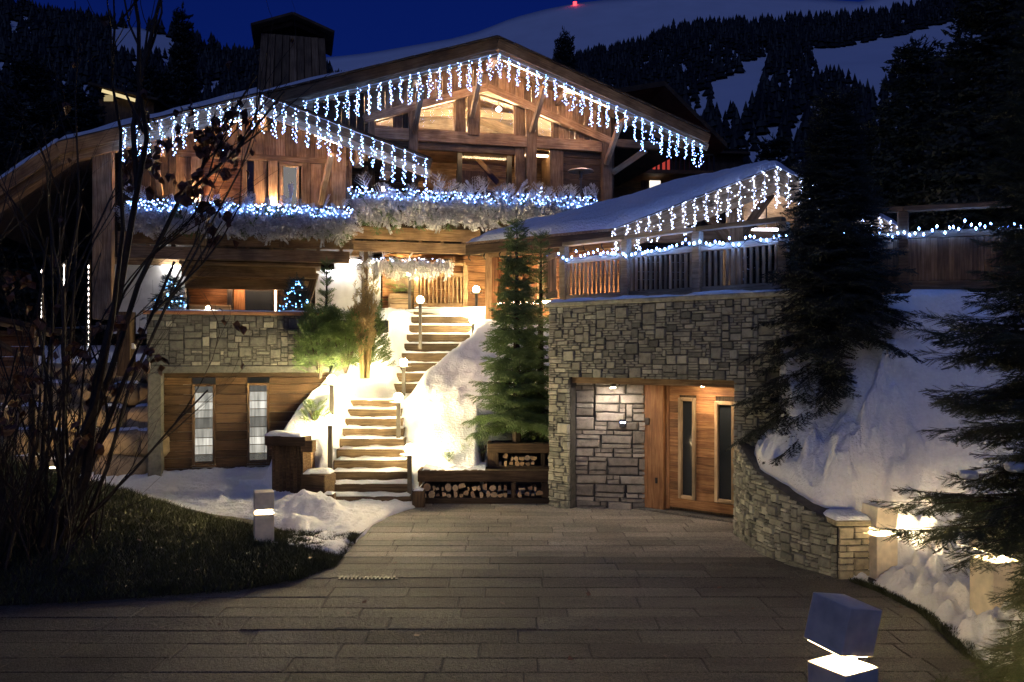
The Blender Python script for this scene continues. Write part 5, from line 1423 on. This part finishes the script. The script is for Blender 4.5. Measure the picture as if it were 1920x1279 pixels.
# ---------------------------------------------------------------- frosted garlands on the balconies and their lights
def garland(label, fr_, u0, u1, w, zt, drop, n, seed):
    r = np.random.default_rng(seed); fs = []
    for k in range(n):
        u = u0 + (u1 - u0) * (k + r.uniform(0, 1)) / n; dp = drop(u) * (1 + .35 * noise.noise(Vector((u * 1.7, seed, 0))))
        cu = round(u / .38) * .38 + .12 * math.sin(u * 9); low = dp * (.75 + .5 * noise.noise(Vector((cu * 2.3, seed, 4))))
        z = zt - low * r.uniform(-.06, .62); o = fr_.p(lerp(u, cu, .45), w + r.uniform(-.02, .12), z)
        d = fr_.U * (r.uniform(-.45, .45) + (u - cu) * 1.6) + fr_.N * r.uniform(.05, .5) + Vector((0, 0, -1.0)) * r.uniform(.6, 1.1)
        if r.random() < .10: d = fr_.U * r.uniform(-.6, .6) + fr_.N * .3 + Vector((0, 0, .7))
        fs.append((np.array(o), *basis(np.array(d), r.uniform(.26, .58), r.uniform(-1.4, 1.4), r)))
    c = fr_.p((u0 + u1) / 2, w, zt)
    V = emit(TPL_FROST, fs) - np.array(c)
    o = put(bpy.data.objects.new("frosted_garland", mesh_tris("frosted_garland", V, FROST)), T(c))
    gs_ = []
    for k in range(n // 6):
        u = r.uniform(u0, u1); q = fr_.p(u, w + r.uniform(-.04, .10), zt - drop(u) * r.uniform(-.05, .75))
        gs_.append((np.array(q), *basis(np.array(fr_.U * r.uniform(-.7, .7) + fr_.N * r.uniform(.2, .7) + Vector((0, 0, -.8))), r.uniform(.22, .42), r.uniform(-1, 1), r)))
    WM[o.name] = T(c); put(bpy.data.objects.new("fir_sprig", mesh_tris("fir_sprig", emit(TPL_MID, gs_) - np.array(c), NEEDLE)), T(c), o)
    return tag(o, label, "garland")
garland("thick white frosted fir garland hanging from the balcony of the large chalet", FM, uB0 + .15, 2.2, wB + .06, 6.58, lambda u: (.92 if u < -.6 else .62) * sstep(2.6, 1.0, u) + .12, 400, 3)
garland("white frosted fir garland drooping over the balcony of the small chalet", FW, uC0 + .05, uC1 + .05, wC + .06, 5.88, lambda u: .72, 360, 5)
garland("small frosted garland under the balcony fascia over the entrance", FM, -4.0, -1.6, 1.2, 5.02, lambda u: .26, 90, 8)
fbox("garland_rail", FM, -4.1, -1.5, 1.14, 1.18, 4.98, 5.03, WOODD, main)
def dense_lights(label, fr_, u0, u1, w, zt, spread, n, mat, seed):
    r = random.Random(seed); t = thing("string_lights", label, "string lights", fr_.p(u0, w, zt)); b = MB(); c = fr_.p(u0, w, zt)
    line = [fr_.p(lerp(u0, u1, i / 60), w, zt + .03 * math.sin(i * 1.3)) for i in range(61)]; b.tube(line, .006, 3, 0, False); b.objc("cable", [WIRED], c, t)
    b = MB()
    for i in range(n):
        u = lerp(u0, u1, (i + r.random()) / n); b.octa(fr_.p(u, w + r.uniform(.0, .16), zt + r.uniform(-spread, spread * .5)), r.uniform(.012, .019))
    kind(b.objc("bulb", [mat], c, t), 'stuff')
dense_lights("dense blue string lights along the balcony handrail of the large chalet", FM, uB0, 2.25, wB + .08, 6.56, .20, 330, BLUEB, 1)
dense_lights("dense blue string lights along the balcony handrail of the small chalet", FW, uC0, uC1 + .05, wC + .08, 5.86, .17, 290, BLUEB, 2)
dense_lights("few white lights woven in the small garland over the entrance", FM, -4.0, -1.7, 1.28, 4.95, .12, 22, ICEW, 3)

# small christmas trees with blue lights on the terrace
def xmas(label, X, Y, z, H, Rr, seed):
    t = tree_thing("christmas_tree", label, "Christmas tree", (X, Y, z), conifer_parts(seed, H, Rr, 12, 7, .18, TPL_MID, NEEDLED, .2, .8, .05, 1.2, .0, .8), "little blue lit trees")
    r = random.Random(seed); b = MB()
    for k in range(60):
        q = r.random() ** 1.2; a = r.uniform(0, 6.28); rad = Rr * (1 - q) * r.uniform(.8, 1.1) + .03; b.octa((rad * math.cos(a), rad * math.sin(a), H * (.08 + .88 * q)), .014)
    kind(b.obj("bulb", [TREEB], t, T(X, Y, z)), 'stuff')
q = P(320, 585, 16.9); xmas("small blue lit Christmas tree at the outer end of the copper coping", q.x, 16.9, 3.2, .82, .42, 61)
q = P(556, 585, 17.4); xmas("small blue lit Christmas tree on the terrace beside the plaster pier", q.x, 17.4, 3.2, .84, .40, 62)
q = P(1018, 350, 25.2); t_ = tree_thing("christmas_tree", "white lit Christmas tree in the loggia beside the patio heater", "Christmas tree", (q.x, 25.2, 6.0), conifer_parts(63, 1.6, .45, 12, 6, .24, TPL_MID, FROST, .2, .8, .05, 1.1, .0, .8))
b = MB(); r = random.Random(6)
for k in range(60):
    q_ = r.random(); a = r.uniform(0, 6.28); b.octa((.45 * (1 - q_) * math.cos(a), .45 * (1 - q_) * math.sin(a), .1 + 1.5 * q_), .016)
kind(b.obj("bulb", [ICEW], t_, T(q.x, 25.2, 6.0)), 'stuff')

# ---------------------------------------------------------------- bare bush with dry leaves
def bare_bush(name, label, base, targets, seed, leafn, extra=56):
    r = random.Random(seed); t = thing(name, label, "bush", base); b = MB(); tips = []; B0_ = Vector(base)
    def grow(p, d, L_, rad, depth):
        pts = [p]; n = 4
        for i in range(n):
            d = (d + Vector((r.gauss(0, .13), r.gauss(0, .10), r.gauss(.02, .06)))).normalized(); p = p + d * (L_ / n); pts.append(p)
        b.tube(pts, [lerp(rad, rad * .5, i / n) for i in range(n + 1)], 5 if rad > .012 else 3, 0, False)
        tips.append((pts[-1], d, depth)); tips.append((pts[2], d, depth))
        if depth:
            for k in range(r.choice((2, 3, 3))):
                i = r.randint(1, n); a = r.uniform(-.75, .75)
                nd_ = (d + Vector((math.sin(a) * .8, r.gauss(0, .35), r.uniform(-.1, .35)))).normalized()
                grow(pts[i], nd_, L_ * r.uniform(.4, .62), rad * .5, depth - 1)
    for (tx, ty, tz, rad) in targets:
        d = Vector((tx, ty, tz)) - B0_; s = Vector((r.uniform(-.22, .22), r.uniform(-.2, .2), -.15))
        grow(B0_ + s, (d - s).normalized(), (d - s).length * .80, rad, 3)
    for k in range(extra):
        a = r.uniform(-.9, .9); grow(B0_ + Vector((r.uniform(-.8, .5), r.uniform(-.4, .4), -.15)), Vector((math.sin(a) * .6, r.gauss(0, .25), 1)), r.uniform(.9, 2.1), r.uniform(.006, .014), 2)
    b.objc("branches", [TWIG], base, t)
    lm_ = []
    for k in range(4):
        rr_ = random.Random(k); c = lambda: rr_.uniform(-.25, .25)
        lm_.append(mesh("leaf", [(0, 0, 0), (.35, -.4, c()), (.8, -.3, c()), (1.1, 0, c() - .3), (.8, .32, c()), (.35, .42, c()), (.5, 0, .22)], [(0, 1, 6), (1, 2, 6), (2, 3, 6), (3, 4, 6), (4, 5, 6), (5, 0, 6)], DRYLEAF))
    tips = [q for q in tips if q[0].z > B0_.z + 1.3]
    seen = [q for q in tips if 225 < 960 + F * q[0].x / q[0].y < 450 and 170 < HOR - F * (q[0].z - CAMH) / q[0].y < 390]
    cl = [r.choice(seen if seen and k % 4 else tips) for k in range(leafn // 7)]
    for k in range(leafn):
        q = r.choice(cl if r.random() < .8 else tips); s = r.uniform(.07, .14)
        M = T(q[0] + Vector((r.gauss(0, .07), r.gauss(0, .07), r.gauss(-.05, .08)))) @ Matrix.Rotation(r.uniform(0, 6.28), 4, 'Z') @ Matrix.Rotation(r.uniform(.3, 1.9), 4, 'Y') @ Matrix.Rotation(r.uniform(-1, 1), 4, 'X') @ Matrix.Diagonal((s, s, s, 1))
        put(bpy.data.objects.new("leaf", r.choice(lm_)), M, t)
tg = []
for (px, py, Y, rad) in ((445, 225, 9.6, .062), (395, 205, 9.8, .046), (330, 250, 9.4, .026), (270, 225, 9.7, .028), (480, 330, 9.3, .042), (200, 300, 9.6, .026), (140, 200, 9.9, .026), (60, 180, 9.8, .026), (20, 300, 9.4, .02), (330, 610, 8.9, .02), (250, 700, 8.8, .018), (110, 420, 9.2, .02), (300, 380, 9.1, .024)):
    q = P(px, py, Y); tg.append((q.x, q.y, q.z, rad))
bb = P(85, 925, 9.5)
bare_bush("bare_bush", "large dark many stemmed bare bush with clinging brown leaves on the grass mound", (bb.x, 9.5, mound_z(bb.x, 9.5) - .05), tg, 5, 295)
tg2 = []
for (px, py, Y, rad) in ((10, 420, 8.9, .02), (60, 520, 8.7, .016), (-60, 380, 9, .022), (120, 560, 8.7, .014)):
    q = P(px, py, Y); tg2.append((q.x, q.y, q.z, rad))
b2 = P(10, 930, 8.9)
bare_bush("bare_bush", "lower thicket of bare stems at the picture edge below the small hut", (b2.x, 8.9, mound_z(b2.x, 8.9) - .05), tg2, 9, 110, 34)
# ---------------------------------------------------------------- odds and ends near the chalets
# patio heater on the balcony
q = P(1089, 352, 23.2)
ph = thing("patio_heater", "slim mushroom patio heater on the large chalet's balcony", "patio heater", (q.x, 23.2, 5.98))
b = MB(); b.tube([(0, 0, 0), (0, 0, .12)], [.2, .16], 12); b.tube([(0, 0, .1), (0, 0, 1.35)], .025, 8); b.tube([(0, 0, 1.3), (0, 0, 1.5)], [.05, .06], 8); b.obj("pole", [STEEL], ph, T(q.x, 23.2, 5.98))
b = MB(); b.tube([(0, 0, 1.50), (0, 0, 1.53), (0, 0, 1.60)], [.36, .33, .03], 16); b.obj("hood", [plain("brushed_metal", (.5, .48, .45), .35, .8)], ph, T(q.x, 23.2, 5.98))
# lantern on the small corner of the large balcony
q = FM.p(-3.4, wB - .05, 6.60)
lt = thing("candle_lantern", "small lit candle lantern on the large balcony handrail", "lantern", q)
fbox("base", FM, -3.44, -3.36, wB - .09, wB - .01, 6.60, 6.615, IRON, lt, .002); fbox("flame_glass", FM, -3.43, -3.37, wB - .08, wB - .02, 6.616, 6.72, WARM, lt, .004); fbox("cap", FM, -3.45, -3.35, wB - .10, wB - .0, 6.721, 6.75, IRON, lt, .004)
# candle light on the copper coping
u, z = FT.hit(390, 577, -.1); q = FT.p(u, -.1, zt and 3.33)
cl_ = thing("coping_lamp", "single bright lamp standing on the copper coping", "lamp", FT.p(u, -.1, 3.33))
fbox("foot", FT, u - .03, u + .03, -.13, -.07, 3.331, 3.36, IRON, cl_, .003); b = MB(); b.octa((0, 0, 0), .04); b.obj("bulb", [glow("coping_bulb", (1.0, .85, .66), 90)], cl_, T(FT.p(u, -.1, 3.40)))
# crate by the top of the stairs
q = P(752, 572, 22.6)
cr = thing("wooden_crate", "pale wooden crate by the lamp at the top of the stairs", "crate", (q.x, 22.6, 3.68))
for i in range(3): board("slat", (q.x - .27, 22.4, 3.76 + i * .14), (q.x + .24, 22.4, 3.76 + i * .14), .025, .125, PALEW, cr)
for s in (-.29, .26): board("side", (q.x + s, 22.39, 3.88), (q.x + s, 22.85, 3.88), .03, .4, PALEW, cr)
# wall lamp by the entrance
q = P(740, 461, 23.0)
el = thing("entrance_lamp", "tiny round lamp under the balcony fascia above the entrance", "lamp", q)
b = MB(); b.octa((0, 0, 0), .05); b.obj("bulb", [WARM], el, T(q)); board("stem", q + Vector((0, 0, .05)), q + Vector((0, 0, .16)), .02, .02, IRON, el)
# hanging meteor tubes on the outer wall
for px, p0, p1, Y in ((78, 505, 640, 19.0), (120, 496, 580, 19.4), (166, 495, 660, 19.2)):
    a, c_ = P(px, p0, Y), P(px, p1, Y)
    mt = thing("light_tube", "thin vertical lit tube hanging " + {78: "outermost, by the small hut", 120: "in the middle of three, shortest", 166: "closest to the plaster wall"}[px], "light tube", c_, "vertical light tubes by the small chalet")
    n = 16; b = MB()
    for i in range(n): b.octa(a.lerp(c_, (i + .5) / n) - c_, .010 + .012 * ((i * 7) % 5 == 0), 0, .045)
    b.obj("bulb", [glow("tube_bulb", (1.0, .88, .78), 3.0)], mt, T(c_))
    board("tube", a + Vector((0, .03, .05)), c_ + Vector((0, .03, -.05)), .012, .02, STEEL, mt)
    board("pole", (a.x, Y + .06, 2.2), (a.x, Y + .06, a.z + .1), .04, .04, WOODD, mt)
# small hut at the picture edge
FH = Frame(P(0, 665, 11.0).x - .5, 10.7, 33)
hut = thing("small_hut", "small raised wooden hut with braced boarding at the picture edge", "hut", FH.p(.6, 0, 1.5))
zH0, zH1, uH = 1.98, 2.74, FH.hit(72, 670)[0]
boards_h(hut, FH, -.4, uH - .06, zH0, zH1, .0, WOODR, (.1, .14), .03)
fbox("corner_post", FH, uH - .055, uH, -.06, .03, 1.9, zH1, PALEW, hut)
fbox("beam", FH, -.4, uH + .02, -.04, .05, 1.92, zH0, WOOD, hut); fbox("beam", FH, -.4, uH + .02, -.04, .05, zH1, zH1 + .07, WOOD, hut)
zm = (zH0 + zH1) / 2; u1_ = uH - .08
board("brace", FH.p(u1_ - .45, .02, zH1 - .03), FH.p(u1_, .02, zm + .05), .03, .07, WOOD, hut); board("brace", FH.p(u1_ - .45, .02, zH0 + .03), FH.p(u1_, .02, zm - .05), .03, .07, WOOD, hut)
fbox("side_wall", FH, uH - .05, uH - .02, -1.1, -.07, 1.95, zH1, WOODD, hut)
board("roof", FH.p(uH + .25, -.5, zH1 + .05), FH.p(-.6, -.5, zH1 + .48), 1.5, .07, WOODD, hut)
for uu in (uH - .06, -.1): fbox("leg", FH, uu - .05, uu + .03, -.10, -.02, .3, 1.92, WOODD, hut)
# post with a lit box by the boulder wall
q = P(247, 650, 16.0)
pl = thing("wall_post", "dark timber post with a small white box above the boulder wall", "post", (q.x, 16.0, 2.2)); board("post", (q.x - .1, 16.0, 2.1), (q.x - .1, 16.0, 3.3), .25, .25, WOODD, pl)
put(bpy.data.objects.new("box", box_mesh(.07, .06, .11, .01, PLASTER)), T(q.x + .06, 15.95, 2.66), pl)

# a few fallen leaves on the grass and the drive
rl = np.random.default_rng(77); V = []
for k in range(70):
    x = rl.uniform(-5.5, 4.0); y = rl.uniform(6.6, 10.4)
    z = mound_z(x, y) + .05 if (x < -2.1 and y > mound_front(x)) else .009
    a = rl.uniform(0, 6.28); s = rl.uniform(.02, .05); d = np.array([math.cos(a), math.sin(a), rl.uniform(-.2, .4)]) * s; e = np.array([-math.sin(a), math.cos(a), rl.uniform(-.1, .3)]) * s * .6; c = np.array([x, y, z])
    V += [(c - d, c + e, c + d), (c - d, c + d, c - e)]
kind(put(bpy.data.objects.new("fallen_leaves", mesh_tris("fallen_leaves", np.array(V), DRYLEAF))), 'stuff')
# ground spotlight washing the boulders
q = P(100, 885, 15.4)
gs = thing("ground_spotlight", "small warm ground spotlight shining up the boulder wall behind the bush", "spotlight", (q.x, 15.4, .3))
b = MB(); b.tube([(0, 0, 0), (0, 0, .16)], .06, 10); b.obj("housing", [STEEL], gs, T(q.x, 15.4, .3))
b = MB(); b.tube([(0, 0, .161), (0, 0, .168)], .05, 10); b.obj("bulb", [glow("ground_bulb", (1.0, .64, .32), 260)], gs, T(q.x, 15.4, .3))

# ---------------------------------------------------------------- neighbouring houses
FN = Frame(P(1150, 330, 33).x, 33.0, 6)
nb = thing("neighbor_chalet", "dark neighbouring chalet with a red lit window behind the log shed roof", "chalet", FN.p(2, 0, 4))
hn = lambda px, py, w=0.0: FN.hit(px, py, w)
boards_h(nb, FN, -1.5, hn(1338, 300)[0], 7.2, 10.4, -1.5, WOODD, (.3, .4))
fbox("balcony_floor", FN, -1.5, hn(1335, 320)[0], -1.5, .2, hn(1240, 327)[1], hn(1240, 320)[1], WOODR, nb)
fbox("handrail", FN, -1.5, hn(1335, 320)[0], .1, .2, hn(1240, 292)[1], hn(1240, 288)[1], WOODD, nb)
u = -1.4
while u < hn(1335, 320)[0]:
    fbox("baluster", FN, u, u + .06, .12, .17, hn(1240, 320)[1], hn(1240, 292)[1] - .003, IRON, nb, 0); u += .19
f = fbox("window", FN, hn(1240, 300)[0], hn(1276, 300)[0], -1.49, -1.45, hn(1240, 318)[1], hn(1240, 281)[1], glow("red_curtain", (.75, .08, .06), .14), nb)
fbox("frame", FN, hn(1256, 300)[0], hn(1259, 300)[0], -1.448, -1.42, hn(1240, 318)[1], hn(1240, 281)[1], WOODD, f)
fbox("window", FN, hn(1166, 300)[0], hn(1180, 300)[0], -1.49, -1.45, hn(1170, 318)[1], hn(1170, 296)[1], glow("warm_window", (.9, .5, .28), .5), nb)
boards_h(nb, FN, -1.5, hn(1340, 340)[0], 4.0, 7.2, -.6, WOODD, (.3, .4))
fbox("window", FN, hn(1225, 340)[0], hn(1246, 340)[0], -.59, -.55, hn(1235, 347)[1], hn(1235, 333)[1], glow("low_window", (1.0, .88, .72), .35), nb)
fbox("door_post", FN, hn(1208, 340)[0], hn(1220, 340)[0], -.58, -.4, 6.5, 9.35, WOODR, nb)
slope_slab("roof", FN, -3.5, 11.9, 1.8, 12.9, .8, -8, .2, WOODD, nb); slope_slab("roof", FN, 1.8, 12.9, hn(1350, 280)[0], 10.6, .8, -8, .2, WOODD, nb)
# house with a snowy roof further up
FR = Frame(P(1340, 290, 48).x, 48.0, 10)
nh = thing("neighbor_house", "small far house with snow on its low roof beyond the icicle lights", "house", FR.p(.5, 0, 8))
fbox("wall", FR, -.4, 1.7, -3, 0, 6.0, FR.hit(1350, 290)[1], WOODD, nh, 0); 
slope_slab("roof", FR, -.7, FR.hit(1350, 288)[1], 1.9, FR.hit(1350, 286)[1], .5, -3.4, .12, WOODD, nh)
sheet("snow_cap", 10, 6, lambda u, v: FR.p(lerp(-.7, 1.9, u), lerp(.45, -3.3, v), FR.hit(1350, 286)[1] + .12 + .35 * v + .1 * ns(u * 4, v * 4)), SNOW, nh)
# lit eave of a house in the dark trees
FL = Frame(P(235, 190, 42).x, 42.0, 0)
lh = thing("hillside_house", "dark house among trees with one long lit eave strip above the small chalet", "house", FL.p(0, 0, 11))
zl = FL.hit(235, 190)[1]
fbox("wall", FL, -1.3, 1.4, -4, 0, zl - 5, zl + .1, WOODD, lh, 0)
board("roof", FL.p(-1.6, -1.8, zl + .75), FL.p(1.8, -1.8, zl - .05), 4.6, .12, WOODD, lh)
board("lit_eave", FL.p(-.95, .42, zl + .40), FL.p(.95, .42, zl - .16), .05, .16, glow("eave_strip", (1.0, .80, .42), .22), lh)
fbox("window", FL, -1.05, -.6, .001, .03, zl - .0, zl + .3, glow("eave_window", (1.0, .78, .40), .10), lh)
# beacon on the mountain
# ---------------------------------------------------------------- hills and forest
def hill(name, cols, y0, z0, y1, tops, mat, nu, nv, rough, curve=1.0, x_at=None):
    def f(u, v):
        px = lerp(cols[0], cols[1], u); Y = lerp(y0, y1, v); zt_ = CAMH + (HOR - interp(px, tops)) / F * y1
        X = (px - 960) / F * y1 * lerp(.85, 1.0, v)
        return (X, Y, lerp(z0, zt_, v ** curve) + rough * fbm(px * .006, v * 3, y1, 5) * math.sin(math.pi * min(1, v * 1.02)))
    V = [f(i / nu, j / nv) for j in range(nv + 1) for i in range(nu + 1)]
    for i in range(nu + 1):                                # the far side falls away behind the ridge
        a = V[nv * (nu + 1) + i]; V.append((a[0], a[1] * 1.25, z0 - 1))
    Fc = [(j * (nu + 1) + i, j * (nu + 1) + i + 1, (j + 1) * (nu + 1) + i + 1, (j + 1) * (nu + 1) + i) for j in range(nv + 1) for i in range(nu)]
    kind(put(bpy.data.objects.new(name, mesh(name, V, Fc, mat, True))), 'structure'); return f
MT = [(-1500, 60), (-200, 90), (150, 92), (430, 110), (560, 112), (640, 105), (700, 98), (780, 84), (850, 72), (900, 58), (960, 34), (1020, 18), (1080, 6), (1150, -2), (1300, -14), (1500, -4), (1620, 4), (1700, -30), (1900, -60), (3600, -80)]
mount = hill("mountain", (-1500, 3600), 700, 0, 1600, MT, SNOWF, 200, 30, 14)
RH = [(880, 190), (1000, 140), (1100, 108), (1160, 98), (1210, 82), (1250, 62), (1290, 54), (1350, 50), (1500, 42), (1600, 36), (1700, 20), (1800, 0), (1900, -10), (2200, -20), (3600, -60)]
rhill = hill("forest_hill", (880, 3600), 120, 2, 560, RH, SNOWF, 120, 40, 5)
LH = [(-1500, -80), (-300, -10), (0, 14), (60, 20), (110, 34), (200, 44), (260, 52), (330, 68), (390, 84), (440, 108), (520, 108), (600, 128), (700, 190)]
lhill = hill("wooded_hill", (-1500, 700), 90, 0, 420, LH, SNOWF, 120, 40, 4)
def inside(p, poly):
    x, y = p; c = False
    for (x0, y0), (x1, y1) in zip(poly, poly[1:] + poly[:1]):
        if (y0 > y) != (y1 > y) and x < (x1 - x0) * (y - y0) / (y1 - y0) + x0: c = not c
    return c
CLEAR_R = [[(1505, 102), (1640, 78), (1710, 64), (1790, 38), (1830, 52), (1845, 78), (1790, 98), (1745, 100), (1700, 118), (1668, 128), (1636, 160), (1612, 140), (1575, 122), (1540, 116)],
           [(1328, 172), (1360, 146), (1388, 138), (1388, 120), (1434, 112), (1432, 140), (1412, 165), (1396, 196), (1370, 192)]]
CLEAR_L = [[(203, 55), (250, 54), (330, 74), (318, 90), (260, 92), (212, 86)], [(18, 40), (36, 42), (36, 52), (18, 52)]]
def forest(name, f, cols, clear, n, hmin, hmax, seed, vmax=1.0):
    r = np.random.default_rng(seed); tri = []; k = 0
    a6 = np.arange(6) * np.pi / 3
    tries = 0
    while k < n and tries < n * 6:
        tries += 1
        u = r.random(); v = r.random() ** .6 * vmax; x, y_, z = f(u, v)
        h = r.uniform(hmin, hmax)
        sx, sy = 960 + F * x / y_, HOR - F * (z - CAMH) / y_; top = HOR - F * (z + h * .8 - CAMH) / y_
        if any(inside((sx, q), c) for c in clear for q in (sy, (sy + top) / 2, top)): continue
        k += 1
        for (b0, t0, rad) in ((.02, .55, .34), (.35, .8, .23), (.62, 1.05, .13)):
            ph = r.uniform(0, 6); rr = rad * h * r.uniform(.75, 1.2, 6); zz = z + h * (b0 + r.uniform(-.05, .05, 6))
            ring = np.stack([x + rr * np.cos(a6 + ph), y_ + rr * np.sin(a6 + ph), zz], 1); apex = np.array([x, y_, z + h * t0])
            for i in range(6): tri.append((ring[i], ring[(i + 1) % 6], apex))
    kind(put(bpy.data.objects.new(name, mesh_tris(name, np.array(tri), FOREST))), 'stuff')
forest("forest", rhill, None, CLEAR_R, 15000, 5, 9, 1)
forest("forest", lhill, None, CLEAR_L, 10000, 4, 8, 2)
q = P(1078, 7, 1590)
bc = thing("mountain_beacon", "tiny red light on the snowy mountain top", "beacon", q)
b = MB(); b.tube([(0, 0, -4), (0, 0, 3)], 3.5, 8); b.obj("lamp", [glow("red_beacon", (1.0, .04, .05), 1.2)], bc, T(q)); b = MB(); b.tube([(0, 0, -40), (0, 0, -6)], 2, 6); b.obj("mast", [IRON], bc, T(q))
